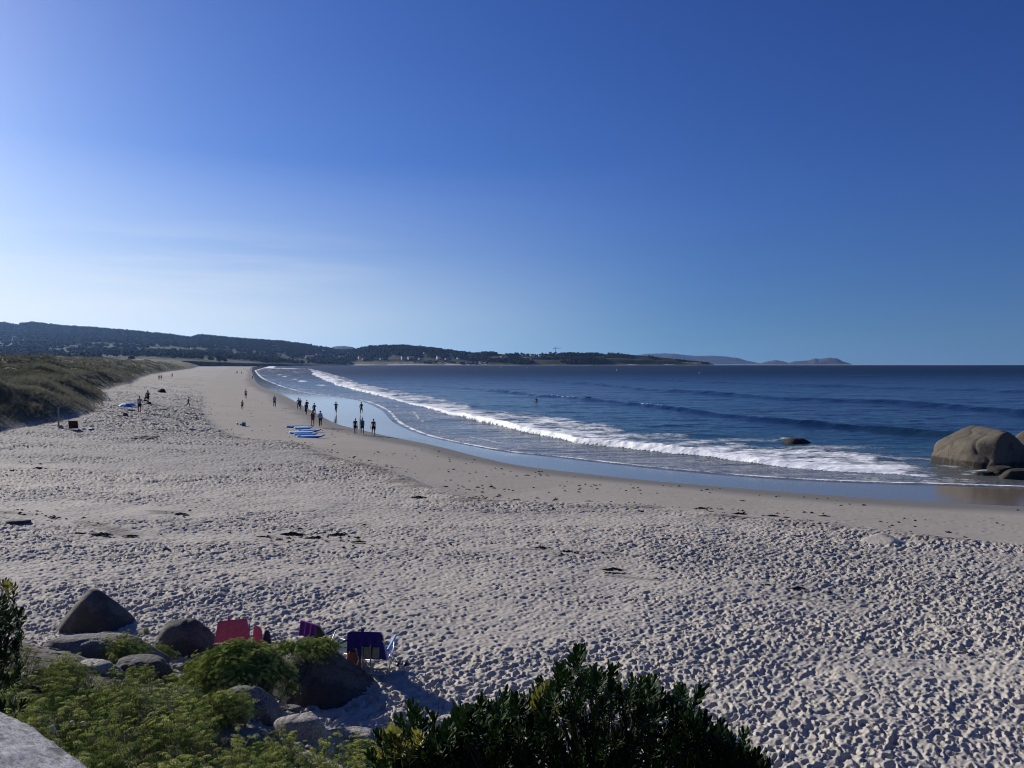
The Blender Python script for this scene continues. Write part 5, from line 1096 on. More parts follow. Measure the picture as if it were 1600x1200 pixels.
person(378.5, 640.5, 15.5, 'walk1', FACE, 'small bather in dark shorts, nearer of two left of the grey shirt', [('shorts', C_BLK)], SKIN_TAN, ('hair', HAIR_D))
person(294, 637.5, 18.5, 'jog1', -1.2, 'runner in black wetsuit crossing the dry sand in the middle of the beach', W_, SKIN_TAN)
person(218, 645.5, 27.5, 'stand', AWAY, 'man in pale blue t-shirt and dark shorts standing by the blue sunshade', [('tshirt', C_GRY), ('shorts', C_NAVY)], SKIN_TAN, ('hair', HAIR_D))
person(231, 631, 21.5, 'stand', 0.8, 'woman in dark red top standing beside the seated group near the dunes', [('dress', C_RED), ('shorts', C_BLK)], SKIN_TAN, ('longhair', HAIR_D))
far = [(369, 584, 5, 'left one of a close pair far up the beach'), (371, 584, 5, 'right one of a close pair far up the beach'), (377.5, 584.8, 5, 'alone right of the close pair far up the beach'), (394.6, 593, 6, 'at the very edge of the water far up the beach'),
       (381, 577, 3.4, 'left one of two overlapping farther than the close pair'), (383, 577.3, 3.4, 'right one of two overlapping farther than the close pair'), (386, 580.2, 4, 'single one between the overlapping two and the water edge'), (394, 574.2, 3, 'left of two small ones where the beach bends'), (396, 574.3, 3, 'right of two small ones where the beach bends'),
       (402.6, 573, 3, 'darkest one at the far bend of the beach'), (409.6, 572.2, 2.4, 'right of the darkest one at the far bend'), (416, 571.8, 2.2, 'first of the remote walkers beyond the bend'), (420, 571.7, 2.2, 'second of the remote walkers beyond the bend'), (425.5, 571.5, 2.2, 'third of the remote walkers beyond the bend'), (429, 571.4, 2, 'fourth of the remote walkers beyond the bend'), (432.5, 571.3, 2, 'last of the remote walkers beyond the bend')]
for i, (px, py, h, t) in enumerate(far):
    person(px, py, h, ('walk1', 'walk2')[i % 2], (AWAY, FACE)[i % 3 == 0], 'distant dark walker ' + t, [('tshirt', C_BLK if i % 3 else C_NAVY), ('shorts', C_BLK)], SKIN_TAN, ('hair', HAIR_D), 'people walking far up the beach', tall=1.75)
for i, (px, py, t) in enumerate([(248.5, 563, 'left'), (252, 563, 'middle'), (269, 563.5, 'right')]):
    D = (250, 254, 300)[i]; u = (px - CX) / FOC; z = gz(u * D, D); person(px, py, 4, 'stand', 0.5, 'distant figure standing on the dune crest, %s one of three' % t, [('tshirt', C_BLK), ('shorts', C_BLK)], SKIN_TAN, ('hair', HAIR_D), 'people on top of the dunes', P=Vector((u * D, D, z)), tall=1.75)
# surfers in the water
def on_sea(px, py, z=0.15): x, y = PW(px, py, z); return Vector((x, y, z))
YEL = simple('yellow_foam_board', (0.62, 0.50, 0.12), 0.4, 0.1, 4); BLKB = simple('black_board', (0.02, 0.02, 0.022), 0.4, 0.1, 4)
def board_mesh(L_, W_b, T, mats, stripe=True):
    b = MB(); n = 22
    ring = []
    for i in range(n + 1):
        t = i / n; x = -L_ / 2 + L_ * t; w = W_b / 2 * (math.sin(math.pi * min(1, (t * 0.92 + 0.08)) ** 0.85) ** 0.55 if t < 0.98 else 0.12); w = max(w, 0.03); rk = 0.16 * max(0, t - 0.72) ** 2 / 0.078 + 0.04 * max(0, 0.15 - t) / 0.15
        th = T * (0.55 + 0.45 * math.sin(math.pi * t)); ring.append([(x, -w, rk), (x, -w * 0.8, rk + th * 0.5), (x, -w * 0.35, rk + th * 0.56), (x, w * 0.35, rk + th * 0.56), (x, w * 0.8, rk + th * 0.5), (x, w, rk), (x, w * 0.8, rk - th * 0.5), (x, -w * 0.8, rk - th * 0.5)])
    base = len(b.v); b.v += [p for r_ in ring for p in r_]
    for i in range(n):
        for k in range(8):
            a = base + i * 8 + k; c = base + i * 8 + (k + 1) % 8; b.f.append((a, c, c + 8, a + 8)); b.m.append(1 if (stripe and k in (2,) and 2 < i < n - 1) else (2 if k in (5, 6, 7) else 0))
    b.f.append(tuple(base + k for k in range(8))[::-1]); b.m.append(0); b.f.append(tuple(base + n * 8 + k for k in range(8))); b.m.append(0)
    me = b.mesh('deck', True); [me.materials.append(m) for m in mats]; return me
P = on_sea(838, 626); r_ = empty('surfer', tuple(P)); 
def sit_surfer():
    POSES['sit'] = dict(lean=0.1, hip=0.93, leg_l=(1.1, 1.2), leg_r=(1.1, 1.2), arm_l=(0.7, 0.3, 0.2), arm_r=(0.7, 0.3, 0.2)); POSES['prone'] = dict(lean=0.02, leg_l=(0.02, 0.02), leg_r=(-0.03, 0.05), arm_l=(2.6, 0.6, 0.3), arm_r=(2.2, 0.9, 0.4))
    a = person(838, 626, 10, 'sit', 0.2, 'surfer in black wetsuit sitting upright on a board beyond the breaking wave', W_, P=P + Vector((0, 0, -0.85)), tall=1.75)
    bb = empty('surfboard', tuple(P + Vector((0, 0, -0.02))), 1.9); tag(bb, 'black surfboard under the seated surfer', 'surfboard'); link('deck', board_mesh(2.0, 0.55, 0.07, [BLKB, BLKB, BLKB]), None, bb)
    Q = on_sea(922, 624); b2 = person(922, 624, 10, 'prone', 0.4, 'surfer lying on a yellow board and paddling on the swell', W_, P=Q + Vector((0.0, -0.8, 0.16)), tall=1.75); b2.rotation_euler = (-R(78), 0, 1.35); b2.location = Q + Vector((0.9, -0.2, 0.18))
    b3 = empty('surfboard', tuple(Q + Vector((0, 0, 0.05))), 1.35 + math.pi / 2 + 0.0); tag(b3, 'yellow and white surfboard under the paddling surfer', 'surfboard'); link('deck', board_mesh(2.5, 0.6, 0.08, [YEL, C_WHT, C_WHT]), None, b3)
bpy.data.objects.remove(r_); sit_surfer()

# ---------------------------------------------------------------- surfboards on the sand
BLUE = simple('blue_foam_deck', (0.07, 0.24, 0.55), 0.45, 0.15, 3); LBLUE = simple('light_blue_stripe', (0.42, 0.62, 0.80), 0.45, 0.1, 3); DBLUE = simple('dark_blue_hull', (0.02, 0.06, 0.26), 0.4, 0.15, 3); WHB = simple('white_board_foam', (0.62, 0.66, 0.72), 0.4, 0.1, 3); FIN = simple('black_fin', (0.015, 0.015, 0.016), 0.4, 0.1, 5)
bd = [(468, 669, 41, 0.02, 'dark blue surfboard farthest back of the row, nose toward the water', (DBLUE, BLUE, DBLUE), 0.10), (475, 671.5, 30, -0.12, 'light blue surfboard lying across the second row, short one', (LBLUE, WHB, DBLUE), 0.16), (484, 674.5, 36, 0.03, 'blue surfboard with dark tail, third from the back', (BLUE, LBLUE, DBLUE), 0.06),
      (472, 678.8, 40, -0.02, 'blue surfboard with a white deck stripe, fourth from the back', (LBLUE, WHB, BLUE), 0.14), (478, 681.2, 36, 0.06, 'dark blue surfboard wedged under the white striped one', (BLUE, DBLUE, DBLUE), 0.06), (486, 684.3, 43, 0.02, 'blue surfboard nearest to the camera, lying lowest in the row', (BLUE, LBLUE, DBLUE), 0.07)]
for px, py, w, a, t, ms, lift in bd:
    P = at(px, py); L_ = w * scale_at(P); r = empty('surfboard', (P.x, P.y, P.z + lift + 0.03), a); r.rotation_euler = (R(9), 0, a); tag(r, t, 'surfboard', 'blue surfboards laid on the sand'); link('deck', board_mesh(L_, 0.78, 0.17, ms), None, r)
    b = MB(); b.add([(-L_ / 2 + 0.12, 0, -0.03), (-L_ / 2 + 0.34, 0, -0.03), (-L_ / 2 + 0.10, 0, -0.20), (-L_ / 2 + 0.12, 0.012, -0.03), (-L_ / 2 + 0.34, 0.012, -0.03), (-L_ / 2 + 0.10, 0.012, -0.20)], [(0, 1, 2), (3, 5, 4), (0, 3, 4, 1), (1, 4, 5, 2), (2, 5, 3, 0)]); b.build('fin', FIN, r)
    b = MB(); b.tube([(-L_ / 2 + 0.1, 0, 0.07), (-L_ / 2 - 0.1, 0.1, -0.02), (-L_ / 2 - 0.3, 0.0, -0.05), (-L_ / 2 - 0.15, -0.15, -0.05)], 0.012, 5); b.build('leash', FIN, r)

# ---------------------------------------------------------------- sunshade, towels and bags on the middle beach
SH1 = simple('sunshade_light_blue', (0.25, 0.48, 0.68), 0.7, 0.08, 5); SH2 = simple('sunshade_blue', (0.05, 0.20, 0.42), 0.7, 0.08, 5); WOOD = simple('weathered_post', (0.30, 0.27, 0.22), 0.9, 0.3, 6); ALU = simple('aluminium_tube', (0.52, 0.53, 0.55), 0.35, 0.08, 10, metal=0.6, spec=0.5)
P = at(198, 636); s = scale_at(P); r = empty('beach_umbrella', tuple(P + Vector((0, 0, 0.08))), 0.3); r.rotation_euler = (R(10), R(-4), 0.3); tag(r, 'blue beach umbrella lying open on the sand left of the man in the blue t-shirt', 'beach umbrella')
ra, hh = 13.0 * s, 4.6 * s
for k in range(8):
    a0, a1 = k * math.pi / 4, (k + 1) * math.pi / 4; b = MB(); pts = []
    for q in range(5):
        t = q / 4; rad = ra * math.sin(t * math.pi / 2); z = hh * math.cos(t * math.pi / 2) ** 0.9 + 0.03; pts.append([(rad * math.cos(a), rad * math.sin(a), z - (0.05 if j == 1 else 0) * t) for j, a in enumerate((a0, (a0 + a1) / 2, a1))])
    b.sheet(pts); b.build('canopy_panel', SH1 if k % 2 else SH2, r, True)
    b = MB(); b.tube([(0, 0, hh - 0.02), (ra * 0.6 * math.cos(a0), ra * 0.6 * math.sin(a0), hh * 0.72), (ra * math.cos(a0), ra * math.sin(a0), 0.01)], 0.006, 4); b.build('rib', ALU, r)
b = MB(); b.tube([(0, 0, hh + 0.06), (0, 0, 0.0)], 0.014, 6); b.build('pole', ALU, r)
def heap(px, py, wpx, hpx, mat, name, label, cat, seed, lump=0.18, dy=0.6, parts=None):
    P = at(px, py); s = scale_at(P); r = rock(name, (wpx * s / 2, wpx * s / 2 * dy, hpx * s), rplanes(seed, 7, base=0.9), label, P, 0.1, mat, cat, None, 8, lump * 0.5, seed, 4); return r
heap(196, 651, 11, 6.5, C_BRN, 'beach_bag', 'slumped reddish brown beach bag left of the navy towel', 'bag', 81)
heap(234.5, 632, 6, 4.5, C_BLK, 'backpack', 'small black backpack at the feet of the woman in dark red', 'bag', 83)
heap(95, 669.5, 8, 5, cloth('grey_canvas', (0.22, 0.21, 0.2)), 'beach_bag', 'grey canvas bag at the foot of the wooden post', 'bag', 85)
# dark shade tent
P = at(253.5, 613.5); s = scale_at(P); r = empty('beach_tent', tuple(P), 0.2); tag(r, 'small dark pop-up beach tent near the foot of the dunes', 'tent'); b = MB(); w, h = 5.2 * s, 6.2 * s
rows = [[(w * (-1 + 2 * j / 8), w * 0.8 * (math.cos(math.pi * i / 6)), h * math.sin(math.pi * i / 6) * math.sqrt(max(0, 1 - (abs(-1 + 2 * j / 8)) ** 2.2))) for j in range(9)] for i in range(7)]; b.sheet(rows); b.build('canopy', C_BLK, r, True)
b = MB(); b.tube([(-w, 0, 0), (-w * 0.6, 0, h * 0.8), (0, 0, h + 0.01), (w * 0.6, 0, h * 0.8), (w, 0, 0)], 0.012, 5); b.build('hoop', ALU, r)
heap(247, 612.5, 2.6, 4.2, C_WHT, 'beach_bag', 'white bag set against the left side of the dark tent', 'bag', 87)
# seated person beside the man
POSES['seated'] = dict(lean=0.2, hip=0.93, leg_l=(1.45, 1.35), leg_r=(1.5, 1.3), arm_l=(0.6, 0.6, 0.15), arm_r=(0.6, 0.6, 0.15))
Pq = at(226, 631.5); q = person(226, 631.5, 14, 'seated', -0.9, 'person in black sitting on a low chair behind the man in the blue t-shirt', [('tshirt', C_BLK), ('shorts', C_BLK)], SKIN_TAN, ('hair', HAIR_D), P=Pq + Vector((0, 0, -0.02)), tall=1.7)
def low_chair(P, rz, label, mat, s=1.0):
    r = empty('low_chair', tuple(P), rz); tag(r, label, 'chair'); r.scale = (s, s, s)
    b = MB(); b.sheet([[(x, y, 0.30 - 0.04 * math.sin(math.pi * (y + 0.25) / 0.5)) for x in (-0.25, 0, 0.25)] for y in (-0.25, -0.1, 0.05, 0.25)]); b.build('seat', mat, r)
    b = MB(); b.sheet([[(x, -0.25 - 0.45 * t, 0.3 + 0.5 * t) for x in (-0.25, 0, 0.25)] for t in (0, 0.3, 0.6, 1)]); b.build('backrest', mat, r)
    for sx in (-1, 1):
        for y0, y1 in ((0.25, -0.15), (-0.25, 0.22)): b = MB(); b.tube([(sx * 0.27, y0, 0.30), (sx * 0.27, y1, 0.0)], 0.012, 5); b.build('leg', ALU, r)
    return r
low_chair(Pq + Vector((0.0, 0.05, 0)), -0.9, 'low black chair under the seated person behind the man in the blue t-shirt', C_BLK)
# post, windbreak chair, towels
P = at(91.5, 668); s = scale_at(P); b = MB(); h = 31 * s; b.tube([(0, 0, -0.2), (0.01, 0, h * 0.4), (-0.01, 0.01, h * 0.8), (0.0, 0, h)], [0.075, 0.07, 0.062, 0.05], 8); o = b.build('wooden_post', WOOD, None, True, P); tag(o, 'weathered wooden post standing on the sand at the foot of the dunes', 'post')
P = at(115, 672.5); s = scale_at(P); BRC = simple('brown_canvas', (0.055, 0.022, 0.014), 0.85, 0.2, 10); r = empty('beach_chair', tuple(P), 0.25); tag(r, 'brown canvas beach chair seen from behind near the foot of the dunes', 'chair'); w, h = 6.6 * s, 14.5 * s
b = MB(); b.sheet([[(x, -0.18 * t, 0.12 + (h - 0.12) * t) for x in (-w, -w * 0.4, w * 0.4, w)] for t in (0, 0.33, 0.66, 1)]); b.sheet([[(x, -0.01 - 0.18 * t, 0.12 + (h - 0.12) * t) for x in (w, w * 0.4, -w * 0.4, -w)] for t in (0, 0.33, 0.66, 1)]); b.build('backrest', BRC, r)
b = MB(); b.sheet([[(x, y, 0.2) for x in (-w, 0, w)] for y in (0, 0.25, 0.5)]); b.build('seat', BRC, r)
for sx in (-1, 1): b = MB(); b.tube([(sx * w, -0.19, h + 0.02), (sx * w, 0.02, 0.12), (sx * w, 0.08, 0.0)], 0.014, 5); b.build('back_frame', ALU, r); b = MB(); b.tube([(sx * w, 0.5, 0.2), (sx * w, 0.42, 0.0)], 0.014, 5); b.build('leg', ALU, r)
def towel(px, py, wpx, dpx, mat, label, rz=0.05, lump=0.05, seed=0, name='towel'):
    """dpx: depth of the towel on the ground, in picture points"""
    P = at(px, py); s = scale_at(P); w = wpx * s; d = min(1.9, max(0.35, dpx * P.y * P.y / (FOC * (EYE - P.z)))); rr = random.Random(seed); n, m_ = 22, 10; rows = []
    for j in range(m_):
        row = []
        for i in range(n):
            x = -w / 2 + w * i / (n - 1); y = -d / 2 + d * j / (m_ - 1); q = float(fbm(np.array([x * 2.5 + seed]), np.array([y * 4.0]), 3, seed)[0]); row.append((x + 0.15 * q * y, y + 0.06 * q, 0.045 + max(0, q + 0.2) * lump * 2))
        rows.append(row)
    b = MB(); b.sheet(rows); low = [[(x, y, z - 0.02) for x, y, z in r_[::-1]] for r_ in rows]; b.sheet(low); o = b.build(name, mat, None, True, P); o.rotation_euler = (0, 0, rz); return tag(o, label, 'towel')
towel(136, 670.5, 21, 1.6, C_WHT, 'white and pale blue towel spread right of the brown canvas chair', lump=0.06, seed=1)
towel(228, 655.5, 24, 1.3, cloth('navy_towel', (0.03, 0.04, 0.12)), 'narrow navy towel laid out in front of the man in the blue t-shirt', 0.02, seed=2)
towel(245.5, 639.5, 24, 4.2, cloth('olive_towel', (0.055, 0.055, 0.04)), 'dark olive blanket on the sand right of the man in the blue t-shirt', 0.5, seed=3)
towel(225, 686, 38, 2.6, cloth('plum_towel', (0.05, 0.01, 0.03)), 'crumpled plum coloured towel with a bundle at its right end', 0.06, lump=0.16, seed=4)
towel(222, 643.5, 10, 1.0, cloth('rust_towel', (0.2, 0.08, 0.04)), 'little rust coloured cloth beside the blue sunshade', 0.1, seed=5) if False else None
# teal box and white ball by the smooth sand
P = at(381, 666); s = scale_at(P); TEALP = simple('teal_plastic', (0.03, 0.16, 0.20), 0.4, 0.1, 5); r = empty('cool_box', tuple(P), 0.3); tag(r, 'teal cool box standing on the sand left of the surfboards', 'cool box')
w = 2.7 * s; h = 6 * s; b = MB(); b.box((0, 0, h * 0.42), (w * 2, w * 1.3, h * 0.84)); b.build('body', TEALP, r); b = MB(); b.box((0, 0, h * 0.9), (w * 2.1, w * 1.4, h * 0.12)); b.build('lid', simple('dark_teal_plastic', (0.02, 0.08, 0.11), 0.4, 0.1, 5), r); b = MB(); b.tube([(-w, 0, h * 0.8), (-w * 0.8, 0, h * 1.12), (w * 0.8, 0, h * 1.12), (w, 0, h * 0.8)], 0.015, 5); b.build('handle', WHB, r)
P = at(371, 664); b = MB(); rb = 1.9 * scale_at(P); b.blob((0, 0, rb), rb, 14, 10); o = b.build('beach_ball', WHB, None, True, P); tag(o, 'white ball on the sand just left of the teal cool box', 'ball')
heap(376.5, 665, 5, 3, simple('pale_blue_cloth', (0.25, 0.4, 0.5), 0.9, 0.1, 5), 'beach_bag', 'pale blue bag between the white ball and the teal cool box', 'bag', 89)

# ---------------------------------------------------------------- buoys
BUO = simple('buoy_yellow', (0.72, 0.60, 0.25), 0.4, 0.1, 5)
for px, py, t in ((783, 574.2, 'faintest, leftmost of four'), (824, 575.2, 'second of four from the left'), (964, 578.8, 'third of four, below the point'), (1093, 583.6, 'brightest and nearest, rightmost of four')):
    P = on_sea(px, py, 0.1); b = MB(); q = 1.5 * P.y / FOC; b.blob((0, 0, q * 0.25), (q * 0.8, q * 0.8, q * 0.6), 10, 7); b.tube([(0, 0, q * 0.7), (0, 0, q * 1.9)], [q * 0.35, q * 0.06], 8); o = b.build('buoy', BUO, None, True, P); tag(o, 'pale yellow buoy on the dark water, ' + t, 'buoy', 'buoys off the beach')

# ---------------------------------------------------------------- beach chairs in front
C_PINK = simple('pink_towel', (0.62, 0.10, 0.16), 0.95, 0.12, 18); C_VIO = simple('violet_towel', (0.17, 0.03, 0.20), 0.95, 0.15, 16); C_IND = simple('indigo_towel', (0.045, 0.025, 0.16), 0.95, 0.15, 16); C_DTEAL = simple('dark_teal_canvas', (0.02, 0.055, 0.075), 0.85, 0.15, 12); C_ROYAL = simple('royal_blue_canvas', (0.02, 0.03, 0.24), 0.8, 0.12, 12); C_DBLK = simple('dark_canvas', (0.03, 0.02, 0.05), 0.85, 0.15, 12); ARM_B = simple('light_blue_armrest', (0.28, 0.40, 0.60), 0.4, 0.08, 5); ARM_D = simple('dark_armrest', (0.02, 0.04, 0.06), 0.4, 0.08, 5); BEIGE = simple('beige_net', (0.30, 0.27, 0.2), 0.9, 0.2, 20)
def beach_chair(P, rz, label, fab, arm, recl=0.42, hgt=0.80, W=0.54):
    """faces +Y; a low aluminium folding chair"""
    r = empty('beach_chair', tuple(P), rz); tag(r, label, 'chair', 'folding beach chairs behind the boulders'); w = W / 2; sz = 0.27; bl = hgt - sz
    bx = lambda t: (-0.18 - recl * t, sz - 0.03 + (bl + 0.03) * t)
    b = MB(); b.sheet([[(x, -0.18 + 0.46 * t, sz - 0.045 * math.sin(math.pi * t) + 0.05 * t - 0.02 * (1 - (x / w) ** 2)) for x in np.linspace(-w + 0.02, w - 0.02, 7)] for t in np.linspace(0, 1, 8)]); b.build('seat', fab, r, True)
    b = MB(); F = [[(x, bx(t)[0] - 0.035 * math.sin(math.pi * t) * (1 - (x / w) ** 2), bx(t)[1]) for x in np.linspace(-w + 0.02, w - 0.02, 7)] for t in np.linspace(0, 0.97, 9)]; b.sheet(F); b.build('backrest', fab, r, True)
    b = MB(); b.tube([(-w, bx(0)[0], bx(0)[1]), (-w, bx(0.95)[0], bx(0.95)[1]), (-w + 0.05, bx(1)[0], bx(1)[1]), (w - 0.05, bx(1)[0], bx(1)[1]), (w, bx(0.95)[0], bx(0.95)[1]), (w, bx(0)[0], bx(0)[1])], 0.0125, 7); b.build('back_frame', ALU, r, True)
    b = MB(); b.tube([(-w, 0.30, sz + 0.04), (-w, -0.18, sz - 0.01)], 0.012, 7); b.tube([(w, 0.30, sz + 0.04), (w, -0.18, sz - 0.01)], 0.012, 7); b.tube([(-w, 0.30, sz + 0.04), (w, 0.30, sz + 0.04)], 0.012, 7); b.build('seat_frame', ALU, r, True)
    q = w + 0.03
    for sx in (-1, 1):
        b = MB(); b.tube([(sx * q, 0.22, 0.50), (sx * q, 0.10, 0.30), (sx * q, -0.32, 0.01)], 0.0125, 7); b.build('leg', ALU, r, True)
        b = MB(); b.tube([(sx * q, -0.22, 0.44), (sx * (q - 0.01), 0.05, 0.24), (sx * q, 0.34, 0.01)], 0.0125, 7); b.build('leg', ALU, r, True)
        b = MB(); b.sheet([[(sx * q + dx, y, z + h) for dx, h in ((-0.028, 0), (-0.022, 0.016), (0.022, 0.016), (0.028, 0), (0.022, -0.012), (-0.022, -0.012), (-0.028, 0))] for y, z in ((-0.30, 0.47), (-0.2, 0.485), (0.05, 0.505), (0.26, 0.535), (0.31, 0.53))]); b.add([(sx * q + dx, 0.312, 0.53 + h) for dx, h in ((-0.028, 0), (-0.022, 0.016), (0.022, 0.016), (0.028, 0), (0.022, -0.012), (-0.022, -0.012))], [(0, 1, 2, 3, 4, 5)]); b.build('armrest', arm, r, True)
    b = MB(); b.tube([(-q, -0.32, 0.012), (q, -0.32, 0.012)], 0.011, 6); b.build('foot_bar', ALU, r, True); b = MB(); b.tube([(-q, 0.34, 0.012), (q, 0.34, 0.012)], 0.011, 6); b.build('foot_bar', ALU, r, True)
    return r, bx, w
def drape(P, rz, bx, w, mat, label, back, front, x0=-1.12, x1=1.12, knot=True, seed=0, skew=0.0, flare=0.0):
    """towel hung over the top of the backrest: a panel behind and one in front of the fabric"""
    r = empty('towel', tuple(P), rz); tag(r, label, 'towel', 'towels hung over the beach chairs'); n = 30; rows = []
    ts = list(np.linspace(back, 0, 12)) + [0.0]
    for k, t in enumerate(ts):
        row = []
        for i in range(n):
            u = x0 + (x1 - x0) * i / (n - 1); x = u * w * (1 + flare * (t / max(back, 0.01)) * abs(u)); tt = 1.0 - t * (1 + skew * u); y, z = bx(1.0); y0 = y - 0.022 - t * 0.10 + 0.014 * math.sin(u * 11 + seed) * min(1, t * 3)
            zz = z + 0.018 - t * (1 + skew * u) * 0.62; zz -= 0.05 * max(0, abs(u) - 0.92) * 6 * (0.3 + t); row.append((x, y0, zz))
        rows.append(row)
    for t in np.linspace(0.02, front, 9):
        row = []
        for i in range(n):
            u = x0 + (x1 - x0) * i / (n - 1); y, z = bx(1.0 - t); row.append((u * w, y + 0.028 + 0.01 * math.sin(u * 9 + seed) * min(1, t * 3), z + 0.012 - 0.05 * max(0, abs(u) - 0.92) * 4))
        rows.append(row)
    b = MB(); b.sheet(rows); b.build('cloth', mat, r, True)
    if knot:
        b = MB(); y, z = bx(1.0); kx = -0.28 * w; b.blob((kx, y, z + 0.035), (0.035, 0.022, 0.03), 8, 6, 0.1); b.add([(kx - 0.02, y, z + 0.03), (kx + 0.03, y - 0.01, z + 0.03), (kx - 0.015, y - 0.01, z + 0.11), (kx - 0.03, y + 0.015, z + 0.10)], [(0, 1, 2), (0, 2, 3), (1, 3, 2), (0, 3, 1)]); b.build('knot', mat, r, True)
    return r
def gp(px, py): p = at(px, py); p.z -= 0.02; return p
P1 = gp(366, 1026); a1 = 0.30
c1, bx1, w1 = beach_chair(P1, a1, 'beach chair hidden under the pink towel, leftmost of three behind the samphire bush', C_DBLK, ARM_D, hgt=0.93, W=0.47); drape(P1, a1, bx1, w1, C_PINK, 'pink towel hung over the leftmost beach chair', 0.62, 0.5, flare=0.25, seed=1)
P2 = gp(528, 1034); a2 = -0.62
c2, bx2, w2 = beach_chair(P2, a2, 'dark teal beach chair turned to the right, middle one of three', C_DTEAL, ARM_D, recl=0.5, hgt=0.94); drape(P2, a2, bx2, w2, C_VIO, 'violet towel folded over the left part of the teal chair', 0.42, 0.3, -0.98, 0.75, False, 2, skew=-0.1)
P3 = gp(587, 1044); a3 = -0.10
c3, bx3, w3 = beach_chair(P3, a3, 'royal blue beach chair with light blue armrests, rightmost of three', C_ROYAL, ARM_B, hgt=0.90, W=0.58); drape(P3, a3, bx3, w3, C_IND, 'indigo towel hung over the rightmost beach chair', 0.40, 0.3, -1.25, 0.95, True, 3, skew=-0.3)
b = MB(); y, z = bx3(0.5)
for x0_, x1_ in ((-0.10, 0.04), (0.07, 0.20)): b.sheet([[(x, y - 0.062 - 0.02 * t, z - 0.20 * t) for x in np.linspace(x0_, x1_, 4)] for t in np.linspace(0, 1, 4)])
b.build('net_pocket', BEIGE, c3)
b = MB(); b.tube([(-0.13, y - 0.05, z + 0.06), (-0.14, y - 0.04, 0.05)], 0.014, 6); b.tube([(0.02, y - 0.05, z + 0.06), (0.03, y - 0.04, 0.08)], 0.014, 6); b.build('carry_strap', BEIGE, c3)
# tote bag by the right chair
P = gp(553, 1044); TER = simple('terracotta_canvas', (0.19, 0.08, 0.05), 0.9, 0.15, 14); r = empty('tote_bag', tuple(P), 0.2); tag(r, 'terracotta tote bag stuffed with dark cloth between the middle and right chairs', 'bag')
rows = [[(0.15 * (1 - 0.12 * t) * math.cos(a) * (1 + 0.05 * math.sin(5 * a)), 0.09 * (1 - 0.1 * t) * math.sin(a), 0.34 * t) for a in np.linspace(0, 2 * math.pi, 19)] for t in np.linspace(0, 1, 7)]; b = MB(); b.sheet(rows); b.build('body', TER, r, True)
b = MB(); b.blob((0.01, 0, 0.36), (0.125, 0.075, 0.09), 12, 8, 0.12); b.build('cloth', C_DBLK, r, True); b = MB()
for y in (-0.07, 0.07): b.tube([(-0.09, y, 0.3), (-0.06, y * 1.2, 0.46), (0.05, y * 1.2, 0.47), (0.09, y, 0.3)], 0.010, 5)
b.build('strap', simple('cream_strap', (0.55, 0.48, 0.38), 0.9, 0.1, 10), r, True)
# pink cloth and dark bag right of the pink chair
P = gp(401, 1012); b = MB(); b.add([(-0.10, 0, 0.0), (0.12, 0.02, 0.0), (0.10, 0.12, 0.0), (-0.08, 0.14, 0.0), (-0.07, 0.03, 0.42), (0.0, 0.05, 0.43), (0.08, 0.07, 0.36)], [(0, 1, 6, 5, 4), (1, 2, 6), (2, 3, 4, 5, 6), (3, 0, 4), (0, 3, 2, 1)]); o = b.build('beach_bag', C_PINK, None, False, P); tag(o, 'bright pink bag standing just right of the pink towel chair', 'bag')
P = gp(416, 1010); rock('beach_bag', (0.10, 0.08, 0.42), rplanes(91), 'small dark bag behind the samphire bush, right of the bright pink bag', P, 0, C_DBLK, 'bag', seed=91, sub=4, rough=0.05)
# flip-flops in the chair's shadow
P = gp(628, 1040); b = MB()
for dx in (-0.07, 0.07):
    b.tube([(dx, -0.12, 0.02), (dx, 0.0, 0.02), (dx, 0.12, 0.02)], [0.035, 0.04, 0.045], 8)
o = b.build('sandals', FIN, None, True, P); tag(o, 'pair of dark sandals in the shadow right of the blue beach chair', 'sandals')

# ---------------------------------------------------------------- seaweed left by the tide
WEED = simple('dried_seaweed', (0.022, 0.016, 0.012), 0.8, 0.4, 30, 0.5, 0.01, spec=0.3)
def weed_mesh(i, n=46, curl=1.0):
    rr = random.Random(700 + i); b = MB()
    for k in range(n):
        a = rr.uniform(0, 6.28); q = rr.random() ** 0.7; x, y = 0.5 * q * math.cos(a), 0.28 * q * math.sin(a); d = rr.uniform(-0.6, 0.6); l = rr.uniform(0.08, 0.26); z = 0.16 * (1 - q) * rr.uniform(0.3, 1)
        b.tube([(x - l * math.cos(d), y - l * math.sin(d), z * 0.4 + 0.01), (x, y, z + 0.03), (x + l * math.cos(d + 0.5), y + l * math.sin(d + 0.5), z * 0.5 + 0.01)], [0.008, 0.03, 0.006], 4)
    me = b.mesh('seaweed_clump'); me.materials.append(WEED); return me
WM = [weed_mesh(i) for i in range(4)]
